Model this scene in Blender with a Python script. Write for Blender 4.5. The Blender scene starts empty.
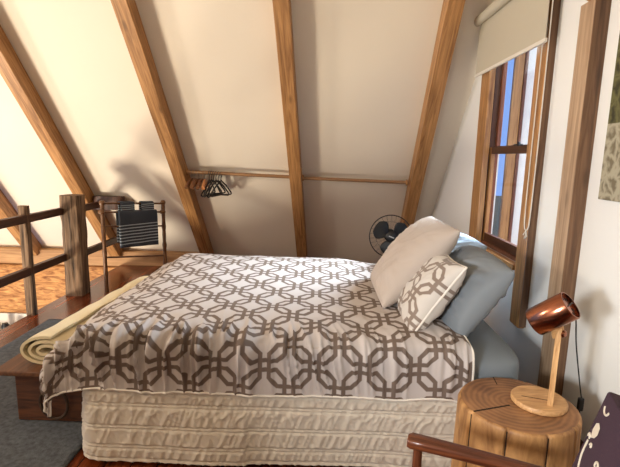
import bpy, bmesh, math, random
import numpy as np
from mathutils import Vector, Matrix, noise as mnoise

random.seed(7)
scene = bpy.context.scene
COL = scene.collection
R = math.radians
PI = math.pi

# ------------------------------------------------------------------ camera
CAM_F, CAM_PITCH, CAM_ROLL, CAM_YAW, CAM_H = 450.0, R(9.7), R(1.3), R(1.0), 1.55
_f = Vector((-math.sin(CAM_YAW) * math.cos(CAM_PITCH), math.cos(CAM_YAW) * math.cos(CAM_PITCH), -math.sin(CAM_PITCH)))
_r = Vector((math.cos(CAM_YAW), math.sin(CAM_YAW), 0))
_u = _r.cross(_f)
_R = math.cos(CAM_ROLL) * _r + math.sin(CAM_ROLL) * _u
_U = -math.sin(CAM_ROLL) * _r + math.cos(CAM_ROLL) * _u
cam_data = bpy.data.cameras.new('camera')
cam = bpy.data.objects.new('camera', cam_data)
COL.objects.link(cam)
cam.matrix_world = Matrix(((_R.x, _U.x, -_f.x, 0), (_R.y, _U.y, -_f.y, 0), (_R.z, _U.z, -_f.z, CAM_H), (0, 0, 0, 1)))
cam_data.sensor_width = 36.0
cam_data.lens = CAM_F / 620.0 * 36.0
cam_data.clip_start = 0.05
cam_data.clip_end = 300
scene.camera = cam

# ------------------------------------------------------------------ world, lights, exposure
world = bpy.data.worlds.new('world')
scene.world = world
world.use_nodes = True
wn = world.node_tree.nodes
bg = wn['Background']
bg.inputs['Color'].default_value = (0.20, 0.34, 0.72, 1)
bg.inputs['Strength'].default_value = 1.4


def area(name, loc, target, size, size_y, power, colour, spread=180):
    l = bpy.data.lights.new(name, 'AREA')
    l.shape = 'RECTANGLE'
    l.size, l.size_y = size, size_y
    l.energy = power
    l.color = colour
    l.spread = R(spread)
    o = bpy.data.objects.new(name, l)
    COL.objects.link(o)
    o.location = loc
    d = Vector(target) - Vector(loc)
    o.rotation_euler = d.to_track_quat('-Z', 'Y').to_euler()
    return o


# daylight through the tall glazing of the opposite gable (left, outside the frame):
# its lower panes stand below the loft floor, the upper ones above it
area('lower_glazing_daylight', (-5.85, 1.3, -1.6), (-0.5, 4.2, 2.2), 1.0, 1.2, 440, (1.0, 0.88, 0.70))
area('upper_glazing_daylight', (-5.85, 1.1, 2.3), (0.0, 2.8, 1.2), 0.6, 0.7, 120, (1.0, 0.87, 0.68))
# daylight through the small skylight in the roof slope behind the photographer
area('skylight_daylight', (-1.15, -0.42, 1.50), (1.42, 2.25, 0.85), 0.26, 0.26, 9, (0.95, 0.98, 1.0), spread=60)
# daylight outside the window beside the bed
area('window_daylight', (2.9, 3.7, 2.6), (1.2, 3.2, 1.2), 1.2, 1.6, 110, (0.72, 0.87, 1.0), spread=60)
sun_data = bpy.data.lights.new('sun', 'SUN')
sun_data.energy = 1.6
sun_data.angle = R(0.6)
sun_data.color = (1.0, 0.9, 0.74)
sun = bpy.data.objects.new('sun', sun_data)
COL.objects.link(sun)
sun.rotation_euler = Vector((-0.12, 0.88, -0.42)).to_track_quat('-Z', 'Y').to_euler()

scene.view_settings.view_transform = 'Standard'
scene.view_settings.look = 'None'
scene.view_settings.gamma = 1.0
scene.view_settings.use_curve_mapping = False
scene.view_settings.exposure = 0.0
try:
    scene.cycles.use_denoising = True
except Exception:
    pass


# ------------------------------------------------------------------ materials
def nt(name):
    m = bpy.data.materials.new(name)
    m.use_nodes = True
    t = m.node_tree
    return m, t, t.nodes, t.links, t.nodes['Principled BSDF']


def c4(c):
    return (c[0], c[1], c[2], 1.0)


def srgb(r, g, b):
    f = lambda v: ((v / 255 + 0.055) / 1.055) ** 2.4 if v > 10 else v / 255 / 12.92
    return (f(r), f(g), f(b))


def plain(name, col, rough=0.6, metal=0.0, bump=0.0, bscale=60.0, var=0.0, vscale=3.0, sheen=0.0):
    m, t, n, l, p = nt(name)
    p.inputs['Base Color'].default_value = c4(col)
    p.inputs['Roughness'].default_value = rough
    p.inputs['Metallic'].default_value = metal
    if sheen:
        p.inputs['Sheen Weight'].default_value = sheen
    tc = n.new('ShaderNodeTexCoord')
    if var:
        ns = n.new('ShaderNodeTexNoise')
        ns.inputs['Scale'].default_value = vscale
        ns.inputs['Detail'].default_value = 5
        l.new(tc.outputs['Object'], ns.inputs['Vector'])
        rp = n.new('ShaderNodeValToRGB')
        rp.color_ramp.elements[0].position = 0.3
        rp.color_ramp.elements[1].position = 0.7
        rp.color_ramp.elements[0].color = c4([max(0, x * (1 - var)) for x in col])
        rp.color_ramp.elements[1].color = c4([min(1, x * (1 + var)) for x in col])
        l.new(ns.outputs['Fac'], rp.inputs['Fac'])
        l.new(rp.outputs['Color'], p.inputs['Base Color'])
    if bump:
        nb = n.new('ShaderNodeTexNoise')
        nb.inputs['Scale'].default_value = bscale
        nb.inputs['Detail'].default_value = 4
        l.new(tc.outputs['Object'], nb.inputs['Vector'])
        b = n.new('ShaderNodeBump')
        b.inputs['Strength'].default_value = bump
        b.inputs['Distance'].default_value = 0.01
        l.new(nb.outputs['Fac'], b.inputs['Height'])
        l.new(b.outputs['Normal'], p.inputs['Normal'])
    return m


def wood(name, dark, light, axis=0, grain=14.0, along=0.9, rough=0.5, bump=0.15, knots=0.0, dist=1.5, spec=None, planks=None):
    """Streaky timber; grain runs along local axis."""
    m, t, n, l, p = nt(name)
    tc = n.new('ShaderNodeTexCoord')
    oi = n.new('ShaderNodeObjectInfo')
    add = n.new('ShaderNodeVectorMath')
    add.operation = 'ADD'
    mul = n.new('ShaderNodeMath')
    mul.operation = 'MULTIPLY'
    mul.inputs[1].default_value = 23.0
    l.new(oi.outputs['Random'], mul.inputs[0])
    l.new(tc.outputs['Object'], add.inputs[0])
    l.new(mul.outputs[0], add.inputs[1])
    mp = n.new('ShaderNodeMapping')
    sc = [grain] * 3
    sc[axis] = along
    mp.inputs['Scale'].default_value = sc
    l.new(add.outputs[0], mp.inputs['Vector'])
    n1 = n.new('ShaderNodeTexNoise')
    n1.inputs['Scale'].default_value = 1.0
    n1.inputs['Detail'].default_value = 8
    n1.inputs['Roughness'].default_value = 0.62
    n1.inputs['Distortion'].default_value = dist
    l.new(mp.outputs[0], n1.inputs['Vector'])
    rp = n.new('ShaderNodeValToRGB')
    rp.color_ramp.elements[0].position = 0.32
    rp.color_ramp.elements[1].position = 0.68
    rp.color_ramp.elements[0].color = c4(dark)
    rp.color_ramp.elements[1].color = c4(light)
    l.new(n1.outputs['Fac'], rp.inputs['Fac'])
    colour = rp.outputs['Color']
    if knots:
        v = n.new('ShaderNodeTexVoronoi')
        v.inputs['Scale'].default_value = 1.0
        mk = n.new('ShaderNodeMapping')
        sk = [7.0] * 3
        sk[axis] = 2.6
        mk.inputs['Scale'].default_value = sk
        l.new(add.outputs[0], mk.inputs['Vector'])
        l.new(mk.outputs[0], v.inputs['Vector'])
        mr = n.new('ShaderNodeMapRange')
        mr.inputs['From Min'].default_value = 0.06
        mr.inputs['From Max'].default_value = 0.17
        mr.inputs['To Min'].default_value = knots
        mr.inputs['To Max'].default_value = 0.0
        l.new(v.outputs['Distance'], mr.inputs['Value'])
        mx = n.new('ShaderNodeMix')
        mx.data_type = 'RGBA'
        l.new(mr.outputs[0], mx.inputs[0])
        l.new(colour, mx.inputs[6])
        mx.inputs[7].default_value = c4([x * 0.35 for x in dark])
        colour = mx.outputs[2]
    if planks:
        # planks = (axis across, width): dark joints and a tone of its own for each board
        sp = n.new('ShaderNodeSeparateXYZ')
        l.new(tc.outputs['Object'], sp.inputs[0])
        dv = n.new('ShaderNodeMath')
        dv.operation = 'DIVIDE'
        dv.inputs[1].default_value = planks[1]
        l.new(sp.outputs[planks[0]], dv.inputs[0])
        fl = n.new('ShaderNodeMath')
        fl.operation = 'FLOOR'
        l.new(dv.outputs[0], fl.inputs[0])
        fr = n.new('ShaderNodeMath')
        fr.operation = 'FRACT'
        l.new(dv.outputs[0], fr.inputs[0])
        wn_ = n.new('ShaderNodeTexWhiteNoise')
        wn_.noise_dimensions = '1D'
        l.new(fl.outputs[0], wn_.inputs['W'])
        mr2 = n.new('ShaderNodeMapRange')
        mr2.inputs['To Min'].default_value = 0.65
        mr2.inputs['To Max'].default_value = 1.25
        l.new(wn_.outputs['Value'], mr2.inputs['Value'])
        gp = n.new('ShaderNodeMath')
        gp.operation = 'GREATER_THAN'
        gp.inputs[1].default_value = 0.035
        l.new(fr.outputs[0], gp.inputs[0])
        mm = n.new('ShaderNodeMath')
        mm.operation = 'MULTIPLY'
        l.new(mr2.outputs[0], mm.inputs[0])
        l.new(gp.outputs[0], mm.inputs[1])
        vm = n.new('ShaderNodeVectorMath')
        vm.operation = 'SCALE'
        l.new(colour, vm.inputs[0])
        l.new(mm.outputs[0], vm.inputs['Scale'])
        colour = vm.outputs[0]
    l.new(colour, p.inputs['Base Color'])
    p.inputs['Roughness'].default_value = rough
    if spec is not None:
        p.inputs['Specular IOR Level'].default_value = spec
    b = n.new('ShaderNodeBump')
    b.inputs['Strength'].default_value = bump
    b.inputs['Distance'].default_value = 0.01
    l.new(n1.outputs['Fac'], b.inputs['Height'])
    l.new(b.outputs['Normal'], p.inputs['Normal'])
    return m


def octagon_fabric(name, base, line, period=0.24, half=0.41, straight=0.24, width=0.088, rough=0.7, offset=(0, 0), sheen=0.2):
    """Woven fabric with interlocking octagon rings, drawn in the UV map (metres)."""
    m, t, n, l, p = nt(name)
    uv = n.new('ShaderNodeTexCoord')
    mp = n.new('ShaderNodeMapping')
    mp.inputs['Scale'].default_value = (1 / period, 1 / period, 1)
    mp.inputs['Location'].default_value = (offset[0], offset[1], 0)
    l.new(uv.outputs['UV'], mp.inputs['Vector'])
    sp = n.new('ShaderNodeSeparateXYZ')
    l.new(mp.outputs[0], sp.inputs[0])

    def M(op, a, b=None):
        k = n.new('ShaderNodeMath')
        k.operation = op
        for i, x in enumerate((a, b)):
            if x is None:
                continue
            if isinstance(x, (int, float)):
                k.inputs[i].default_value = x
            else:
                l.new(x, k.inputs[i])
        return k.outputs[0]

    def centred(s, shift):
        return M('ABSOLUTE', M('SUBTRACT', M('FRACT', M('ADD', s, shift)), 0.5))

    def ring(sx, sy):
        ax, ay = centred(sp.outputs[0], sx), centred(sp.outputs[1], sy)
        cut = M('ADD', M('MULTIPLY', M('SUBTRACT', M('ADD', ax, ay), straight + half), 0.7071), half)
        return M('ABSOLUTE', M('SUBTRACT', M('MAXIMUM', M('MAXIMUM', ax, ay), cut), half))

    # two families of octagon rings on a chequerboard, each linked through its four diagonal neighbours
    d = M('MINIMUM', ring(0.5, 0.0), ring(0.0, 0.5))
    mr = n.new('ShaderNodeMapRange')
    mr.inputs['From Min'].default_value = width / 2 - 0.008
    mr.inputs['From Max'].default_value = width / 2 + 0.008
    mr.inputs['To Min'].default_value = 1.0
    mr.inputs['To Max'].default_value = 0.0
    l.new(d, mr.inputs['Value'])
    mx = n.new('ShaderNodeMix')
    mx.data_type = 'RGBA'
    l.new(mr.outputs[0], mx.inputs[0])
    mx.inputs[6].default_value = c4(base)
    mx.inputs[7].default_value = c4(line)
    l.new(mx.outputs[2], p.inputs['Base Color'])
    p.inputs['Roughness'].default_value = rough
    p.inputs['Sheen Weight'].default_value = sheen
    return m


def stripes(name, base, line, axis, lo, hi, count, duty=0.28):
    """Fabric with thin lines between lo and hi on a local axis."""
    m, t, n, l, p = nt(name)
    tc = n.new('ShaderNodeTexCoord')
    sp = n.new('ShaderNodeSeparateXYZ')
    l.new(tc.outputs['Object'], sp.inputs[0])
    mr = n.new('ShaderNodeMapRange')
    mr.clamp = False
    mr.inputs['From Min'].default_value = lo
    mr.inputs['From Max'].default_value = hi
    mr.inputs['To Min'].default_value = 0
    mr.inputs['To Max'].default_value = count
    l.new(sp.outputs[axis], mr.inputs['Value'])

    def M(op, a, b=None):
        k = n.new('ShaderNodeMath')
        k.operation = op
        l.new(a, k.inputs[0])
        if b is not None:
            if isinstance(b, (int, float)):
                k.inputs[1].default_value = b
            else:
                l.new(b, k.inputs[1])
        return k.outputs[0]
    fr = M('FRACT', mr.outputs[0])
    on = M('LESS_THAN', fr, duty)
    on = M('MULTIPLY', on, M('GREATER_THAN', mr.outputs[0], 0.0))
    on = M('MULTIPLY', on, M('LESS_THAN', mr.outputs[0], float(count)))
    mx = n.new('ShaderNodeMix')
    mx.data_type = 'RGBA'
    l.new(on, mx.inputs[0])
    mx.inputs[6].default_value = c4(base)
    mx.inputs[7].default_value = c4(line)
    l.new(mx.outputs[2], p.inputs['Base Color'])
    p.inputs['Roughness'].default_value = 0.95
    nb = n.new('ShaderNodeTexNoise')
    nb.inputs['Scale'].default_value = 150
    l.new(tc.outputs['Object'], nb.inputs['Vector'])
    b = n.new('ShaderNodeBump')
    b.inputs['Strength'].default_value = 0.4
    b.inputs['Distance'].default_value = 0.01
    l.new(nb.outputs['Fac'], b.inputs['Height'])
    l.new(b.outputs['Normal'], p.inputs['Normal'])
    return m


M_CEIL = plain('lining_cream', srgb(230, 219, 201), 0.75, bump=0.12, bscale=5, var=0.02, vscale=1.2)
M_WALL = plain('plaster_white', srgb(238, 237, 232), 0.8, bump=0.1, bscale=25)
M_HONEY = wood('honey_pine', srgb(126, 84, 44), srgb(196, 146, 92), grain=26, along=1.6, rough=0.5, knots=0.5)
M_HONEY_TRIM = wood('honey_trim', srgb(132, 86, 44), srgb(200, 148, 92), grain=30, along=1.4, rough=0.35, knots=0.4)
M_DARK_TRIM = wood('dark_brown_frame', srgb(46, 24, 14), srgb(92, 52, 28), grain=30, along=1.2, rough=0.4)
M_RED_TRIM = wood('reddish_frame', srgb(80, 42, 26), srgb(134, 78, 50), grain=30, along=1.2, rough=0.4)
M_FACE_SHADE = wood('painted_face_shade', srgb(84, 58, 40), srgb(134, 100, 72), grain=26, along=1.0, rough=0.6, knots=0.4)  # darker timber tone, shade of the near-facing sides put into the colour
M_GREY_POST = wood('dressed_post', srgb(150, 120, 92), srgb(200, 170, 138), grain=22, along=1.0, rough=0.65, knots=0.35)
M_DARKRAIL = wood('dark_rail', srgb(44, 26, 17), srgb(86, 52, 34), grain=30, along=1.5, rough=0.5)
M_BARK = wood('weathered_post', srgb(28, 19, 13), srgb(150, 120, 92), grain=15, along=0.8, rough=0.9, bump=0.9, dist=2.5)
M_FLOOR = wood('jarrah_boards', srgb(66, 27, 13), srgb(140, 68, 34), axis=1, grain=16, along=0.8, rough=0.22, bump=0.04, planks=(0, 0.13))
M_LOG = wood('rough_sawn_log', srgb(116, 62, 28), srgb(226, 168, 104), axis=0, grain=11, along=2.2, rough=0.8, bump=0.9, dist=3.0, knots=0.3)
M_LEDGE = wood('ledge_board', srgb(150, 108, 68), srgb(196, 152, 104), axis=0, grain=14, along=0.7, rough=0.7)
M_RUG = plain('charcoal_rug', srgb(90, 94, 99), 1.0, bump=1.0, bscale=220, var=0.35, vscale=45)
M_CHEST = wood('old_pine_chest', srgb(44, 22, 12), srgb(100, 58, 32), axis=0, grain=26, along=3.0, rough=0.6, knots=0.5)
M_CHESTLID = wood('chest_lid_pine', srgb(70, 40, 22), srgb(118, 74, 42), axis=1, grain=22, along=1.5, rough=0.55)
M_ROPE = plain('dark_rope', srgb(60, 44, 32), 0.95, bump=0.8, bscale=150)
M_DUVET = octagon_fabric('duvet_cotton', srgb(192, 184, 180), srgb(108, 92, 82), rough=0.75, sheen=0.0)
M_DUVET_PLAIN = plain('duvet_edge', srgb(220, 212, 202), 0.8)
M_CUSHF = octagon_fabric('cushion_cotton', srgb(204, 198, 190), srgb(132, 116, 104), period=0.21, offset=(0.2, 0.35))
M_VAL = plain('quilted_cream', srgb(212, 203, 188), 0.85, bump=0.15, bscale=300, sheen=0.1)
M_CREAM = plain('cream_wool', srgb(228, 212, 172), 0.95, bump=0.5, bscale=180, sheen=0.2)
M_SAND = plain('sand_linen', srgb(192, 180, 170), 0.9, bump=0.35, bscale=260)
M_BLUEGREY = plain('blue_grey_cotton', srgb(128, 135, 141), 0.85, bump=0.08, bscale=200)
M_PALEBLUE = plain('pale_blue_cotton', srgb(160, 178, 196), 0.85, bump=0.08, bscale=200)
M_SHEET = plain('slate_sheet', srgb(122, 130, 136), 0.85, bump=0.08, bscale=200)
M_PIPING = plain('cream_piping', srgb(232, 226, 216), 0.8)
M_BASE = plain('bed_base_fabric', srgb(70, 62, 56), 0.9)
M_BLACK = plain('black_plastic', srgb(22, 22, 24), 0.4)
M_BLACKWIRE = plain('black_wire', srgb(30, 30, 32), 0.4, 0.2)
M_BADGE = plain('pale_badge', srgb(190, 190, 190), 0.4)
M_METAL = plain('hook_steel', srgb(150, 146, 138), 0.3, 1.0)
M_HANGWOOD = wood('hanger_wood', srgb(170, 104, 60), srgb(214, 150, 98), grain=60, along=8, rough=0.35)
M_RODW = wood('rod_wood', srgb(116, 82, 52), srgb(172, 132, 92), grain=60, along=1, rough=0.45)
M_BAMBOO = wood('cane_rack', srgb(72, 46, 28), srgb(130, 92, 60), grain=40, along=5, rough=0.4)
M_LAMPW = wood('oak_lamp', srgb(172, 124, 76), srgb(222, 178, 124), grain=60, along=6, rough=0.45)
M_COPPER = plain('copper_shade', srgb(158, 102, 78), 0.2, 1.0)
M_COPPER_IN = plain('dark_copper_inner', srgb(90, 52, 40), 0.4, 0.8)
M_CHAIR = wood('mahogany_arm', srgb(66, 32, 18), srgb(120, 66, 38), grain=40, along=2, rough=0.28)
M_PURPLE = plain('purple_upholstery', srgb(58, 36, 50), 0.9, bump=0.3, bscale=300)
M_SCROLL = plain('embroidery_cream', srgb(206, 194, 174), 0.8)
M_BLIND = plain('blind_cloth', srgb(196, 187, 166), 0.9, bump=0.1, bscale=400)
M_BLINDBAR = plain('blind_bar', srgb(226, 220, 206), 0.6)
M_CORD = plain('white_cord', srgb(224, 218, 206), 0.7)
M_SHELFWHITE = plain('lower_wall_white', srgb(214, 208, 198), 0.8)
M_CRACK = plain('dark_crack', srgb(38, 24, 14), 0.9)
M_TOWEL_L = stripes('charcoal_towel', srgb(58, 66, 78), srgb(176, 190, 200), 2, 0.53, 0.775, 7)
M_TOWEL_S = stripes('charcoal_hand_towel', srgb(58, 66, 78), srgb(160, 176, 184), 2, 0.875, 0.985, 5, 0.32)
M_GROUND = plain('bush_ground', srgb(120, 110, 80), 0.95, var=0.3)
M_FOLIAGE = plain('gum_leaves', srgb(96, 110, 66), 0.8, var=0.4, vscale=8)


def stump_mats():
    side = wood('stump_side', srgb(120, 78, 42), srgb(206, 156, 98), axis=2, grain=9, along=1.4, rough=0.55, bump=0.3, dist=2.0, knots=0.2)
    m, t, n, l, p = nt('stump_top')
    tc = n.new('ShaderNodeTexCoord')
    w = n.new('ShaderNodeTexWave')
    w.wave_type = 'RINGS'
    w.rings_direction = 'Z'
    w.inputs['Scale'].default_value = 13
    w.inputs['Distortion'].default_value = 2.2
    w.inputs['Detail'].default_value = 4
    w.inputs['Detail Scale'].default_value = 1.4
    l.new(tc.outputs['Object'], w.inputs['Vector'])
    ns = n.new('ShaderNodeTexNoise')
    ns.inputs['Scale'].default_value = 7
    ns.inputs['Detail'].default_value = 6
    l.new(tc.outputs['Object'], ns.inputs['Vector'])
    mth = n.new('ShaderNodeMath')
    mth.operation = 'MULTIPLY_ADD'
    mth.inputs[1].default_value = 0.16
    l.new(w.outputs['Fac'], mth.inputs[0])
    l.new(ns.outputs['Fac'], mth.inputs[2])
    rp = n.new('ShaderNodeValToRGB')
    rp.color_ramp.elements[0].position = 0.35
    rp.color_ramp.elements[1].position = 0.82
    rp.color_ramp.elements[0].color = c4(srgb(104, 68, 42))
    rp.color_ramp.elements[1].color = c4(srgb(176, 128, 84))
    l.new(mth.outputs[0], rp.inputs['Fac'])
    l.new(rp.outputs['Color'], p.inputs['Base Color'])
    p.inputs['Roughness'].default_value = 0.45
    return side, m


M_STUMP, M_STUMPTOP = stump_mats()


def tapestry_mat():
    m, t, n, l, p = nt('woven_hanging')
    tc = n.new('ShaderNodeTexCoord')
    v = n.new('ShaderNodeTexVoronoi')
    v.inputs['Scale'].default_value = 16
    v.feature = 'DISTANCE_TO_EDGE'
    ns = n.new('ShaderNodeTexNoise')
    ns.inputs['Scale'].default_value = 10
    ns.inputs['Detail'].default_value = 6
    l.new(tc.outputs['Object'], ns.inputs['Vector'])
    ad = n.new('ShaderNodeMixRGB')
    ad.inputs[0].default_value = 0.12
    l.new(tc.outputs['Object'], ad.inputs[1])
    l.new(ns.outputs['Color'], ad.inputs[2])
    l.new(ad.outputs[0], v.inputs['Vector'])
    sp = n.new('ShaderNodeSeparateXYZ')
    l.new(tc.outputs['Object'], sp.inputs[0])
    gt = n.new('ShaderNodeMath')
    gt.operation = 'GREATER_THAN'
    gt.inputs[1].default_value = 1.74
    l.new(sp.outputs[2], gt.inputs[0])
    r1 = n.new('ShaderNodeValToRGB')
    r1.color_ramp.elements[0].color = c4(srgb(172, 164, 140))
    r1.color_ramp.elements[1].color = c4(srgb(118, 108, 86))
    r1.color_ramp.elements[0].position = 0.05
    r1.color_ramp.elements[1].position = 0.25
    r2 = n.new('ShaderNodeValToRGB')
    r2.color_ramp.elements[0].color = c4(srgb(104, 100, 62))
    r2.color_ramp.elements[1].color = c4(srgb(58, 54, 32))
    r2.color_ramp.elements[0].position = 0.02
    r2.color_ramp.elements[1].position = 0.3
    l.new(v.outputs['Distance'], r1.inputs['Fac'])
    l.new(v.outputs['Distance'], r2.inputs['Fac'])
    mx = n.new('ShaderNodeMixRGB')
    l.new(gt.outputs[0], mx.inputs[0])
    l.new(r1.outputs[0], mx.inputs[1])
    l.new(r2.outputs[0], mx.inputs[2])
    l.new(mx.outputs[0], p.inputs['Base Color'])
    p.inputs['Roughness'].default_value = 0.95
    return m


M_TAPESTRY = tapestry_mat()


def glass_mat():
    m, t, n, l, p = nt('window_glass')
    out = n['Material Output']
    tr = n.new('ShaderNodeBsdfTransparent')
    gl = n.new('ShaderNodeBsdfGlossy')
    gl.inputs['Roughness'].default_value = 0.02
    mx = n.new('ShaderNodeMixShader')
    mx.inputs[0].default_value = 0.05
    l.new(tr.outputs[0], mx.inputs[1])
    l.new(gl.outputs[0], mx.inputs[2])
    l.new(mx.outputs[0], out.inputs['Surface'])
    return m


M_GLASS = glass_mat()


# ------------------------------------------------------------------ mesh helpers (all in world coordinates)
def W(o):
    m = Matrix.Identity(4)
    while o is not None:
        m = o.matrix_basis @ m
        o = o.parent
    return m


def link(name, bm, mats, parent=None, frame=None, smooth=False, uv=None):
    me = bpy.data.meshes.new(name)
    base = W(parent) if parent else Matrix.Identity(4)
    fr = frame if frame is not None else (base if parent else Matrix.Identity(4))
    bm.transform(fr.inverted())
    bmesh.ops.recalc_face_normals(bm, faces=bm.faces)
    bm.to_mesh(me)
    bm.free()
    for m in (mats if isinstance(mats, (list, tuple)) else [mats]):
        me.materials.append(m)
    if smooth:
        me.shade_smooth()
        if smooth != 'all':
            me.set_sharp_from_angle(angle=R(40))
    o = bpy.data.objects.new(name, me)
    COL.objects.link(o)
    if parent:
        o.parent = parent
    o.matrix_basis = base.inverted() @ fr
    return o


def tag(o, label, cat, group=None, kind=None):
    o['label'] = label
    o['category'] = cat
    if group:
        o['group'] = group
    if kind:
        o['kind'] = kind
    return o


def struct(o):
    o['kind'] = 'structure'
    return o


def thing(name, label, cat, loc=(0, 0, 0), rz=0.0, group=None):
    o = bpy.data.objects.new(name, None)
    o.empty_display_size = 0.1
    COL.objects.link(o)
    o.matrix_basis = Matrix.Translation(loc) @ Matrix.Rotation(rz, 4, 'Z')
    return tag(o, label, cat, group)


def copy_tree(o, parent=None, matrix=None):
    c = o.copy()
    COL.objects.link(c)
    if parent:
        c.parent = parent
    if matrix is not None:
        c.matrix_basis = matrix
    for ch in [x for x in bpy.data.objects if x.parent == o]:
        copy_tree(ch, c)
    return c


def frame_x(p, q, up=(0, 0, 1)):
    """Matrix whose X runs from p to q, origin at p."""
    p, q, up = Vector(p), Vector(q), Vector(up)
    x = (q - p).normalized()
    y = up.cross(x)
    if y.length < 1e-5:
        y = Vector((0, 1, 0)).cross(x)
    y.normalize()
    z = x.cross(y)
    return Matrix(((x.x, y.x, z.x, p.x), (x.y, y.y, z.y, p.y), (x.z, y.z, z.z, p.z), (0, 0, 0, 1)))


def add_box(bm, lo, hi, M=None, bevel=0.0, mat=0):
    lo, hi = Vector(lo), Vector(hi)
    r = bmesh.ops.create_cube(bm, size=1.0)
    vs = r['verts']
    S = Matrix.Translation((lo + hi) / 2) @ Matrix.Diagonal((*(hi - lo), 1))
    bmesh.ops.transform(bm, matrix=S, verts=vs)
    fs = set(f for v in vs for f in v.link_faces)
    if bevel:
        es = list({e for v in vs for e in v.link_edges})
        r2 = bmesh.ops.bevel(bm, geom=es, offset=bevel, segments=2, affect='EDGES', profile=0.5)
        fs = set(r2['faces']) | {f for f in fs if f.is_valid}
        vs = list({v for f in fs for v in f.verts})
    for f in fs:
        f.material_index = mat
    if M is not None:
        bmesh.ops.transform(bm, matrix=M, verts=vs)
    return vs


def add_beam(bm, p, q, w, h, up=(0, 0, 1), bevel=0.004, mat=0, M=None):
    """Box from p to q; w across, h along up."""
    F = M if M is not None else frame_x(p, q, up)
    L = (Vector(q) - Vector(p)).length
    return add_box(bm, (0, -w / 2, -h / 2), (L, w / 2, h / 2), F, bevel, mat)


def beam(name, p, q, w, h, mat, parent=None, up=(0, 0, 1), bevel=0.004):
    bm = bmesh.new()
    F = frame_x(p, q, up)
    add_beam(bm, p, q, w, h, up, bevel)
    return link(name, bm, mat, parent, frame=F)


def add_tube(bm, pts, rad, seg=10, mat=0, cap=True, closed=False):
    pts = [Vector(p) for p in pts]
    n = len(pts)
    rads = rad if isinstance(rad, (list, tuple)) else [rad] * n
    rings = []
    prev = None
    for i, p in enumerate(pts):
        if closed:
            t = pts[(i + 1) % n] - pts[i - 1]
        else:
            t = pts[min(i + 1, n - 1)] - pts[max(i - 1, 0)]
        t.normalize()
        if prev is None:
            a = Vector((0, 0, 1)) if abs(t.z) < 0.9 else Vector((1, 0, 0))
            u = t.cross(a).normalized()
        else:
            u = (prev - t * prev.dot(t)).normalized()
        prev = u
        v = t.cross(u)
        rings.append([bm.verts.new(p + (u * math.cos(2 * PI * k / seg) + v * math.sin(2 * PI * k / seg)) * rads[i]) for k in range(seg)])
    for i in range(n if closed else n - 1):
        a, b = rings[i], rings[(i + 1) % n]
        for k in range(seg):
            f = bm.faces.new((a[k], a[(k + 1) % seg], b[(k + 1) % seg], b[k]))
            f.material_index = mat
            f.smooth = True
    if cap and not closed:
        for rg in (rings[0][::-1], rings[-1]):
            f = bm.faces.new(rg)
            f.material_index = mat


def tube(name, pts, rad, mat, parent=None, seg=10, frame=None, closed=False):
    bm = bmesh.new()
    add_tube(bm, pts, rad, seg, closed=closed)
    return link(name, bm, mat, parent, frame=frame, smooth=True)


def add_lathe(bm, prof, M, seg=32, mat=0, close=False):
    """prof = [(radius, z)...] round local Z of M."""
    rings = []
    for r, z in prof:
        if r < 1e-6:
            rings.append([bm.verts.new(M @ Vector((0, 0, z)))])
        else:
            rings.append([bm.verts.new(M @ Vector((r * math.cos(2 * PI * k / seg), r * math.sin(2 * PI * k / seg), z))) for k in range(seg)])
    for a, b in zip(rings, rings[1:]):
        for k in range(seg):
            k2 = (k + 1) % seg
            if len(a) == 1 and len(b) == 1:
                continue
            if len(a) == 1:
                f = bm.faces.new((a[0], b[k], b[k2]))
            elif len(b) == 1:
                f = bm.faces.new((a[k], a[k2], b[0]))
            else:
                f = bm.faces.new((a[k], a[k2], b[k2], b[k]))
            f.material_index = mat


def lathe(name, prof, M, mat, parent=None, seg=32, smooth=True, frame=None):
    bm = bmesh.new()
    add_lathe(bm, prof, M, seg)
    return link(name, bm, mat, parent, smooth=smooth, frame=frame)


def add_grid(bm, P, uv=None, mat=0, wrap_u=False, uvlayer=None, smooth=True):
    """P: (nu, nv, 3) array."""
    nu, nv = P.shape[:2]
    V = [[bm.verts.new(P[i, j]) for j in range(nv)] for i in range(nu)]
    for i in range(nu if wrap_u else nu - 1):
        i2 = (i + 1) % nu
        for j in range(nv - 1):
            f = bm.faces.new((V[i][j], V[i2][j], V[i2][j + 1], V[i][j + 1]))
            f.material_index = mat
            f.smooth = smooth
            if uvlayer is not None:
                for lp, (a, b) in zip(f.loops, ((i, j), (i2, j), (i2, j + 1), (i, j + 1))):
                    lp[uvlayer].uv = uv[a, b]
    return V


def vnoise(x, y, seed=0):
    """Smooth 2-D value noise in about -1..1 (numpy arrays)."""
    g = np.random.default_rng(seed).random((256, 256)) * 2 - 1
    xi, yi = np.floor(x).astype(int), np.floor(y).astype(int)
    fx, fy = x - xi, y - yi
    fx, fy = fx * fx * fx * (fx * (6 * fx - 15) + 10), fy * fy * fy * (fy * (6 * fy - 15) + 10)
    G = lambda a, b: g[a % 256, b % 256]
    return (G(xi, yi) * (1 - fx) + G(xi + 1, yi) * fx) * (1 - fy) + (G(xi, yi + 1) * (1 - fx) + G(xi + 1, yi + 1) * fx) * fy


def normals(P):
    du = np.gradient(P, axis=0)
    dv = np.gradient(P, axis=1)
    n = np.cross(du, dv)
    return n / (np.linalg.norm(n, axis=2, keepdims=True) + 1e-9)


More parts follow.
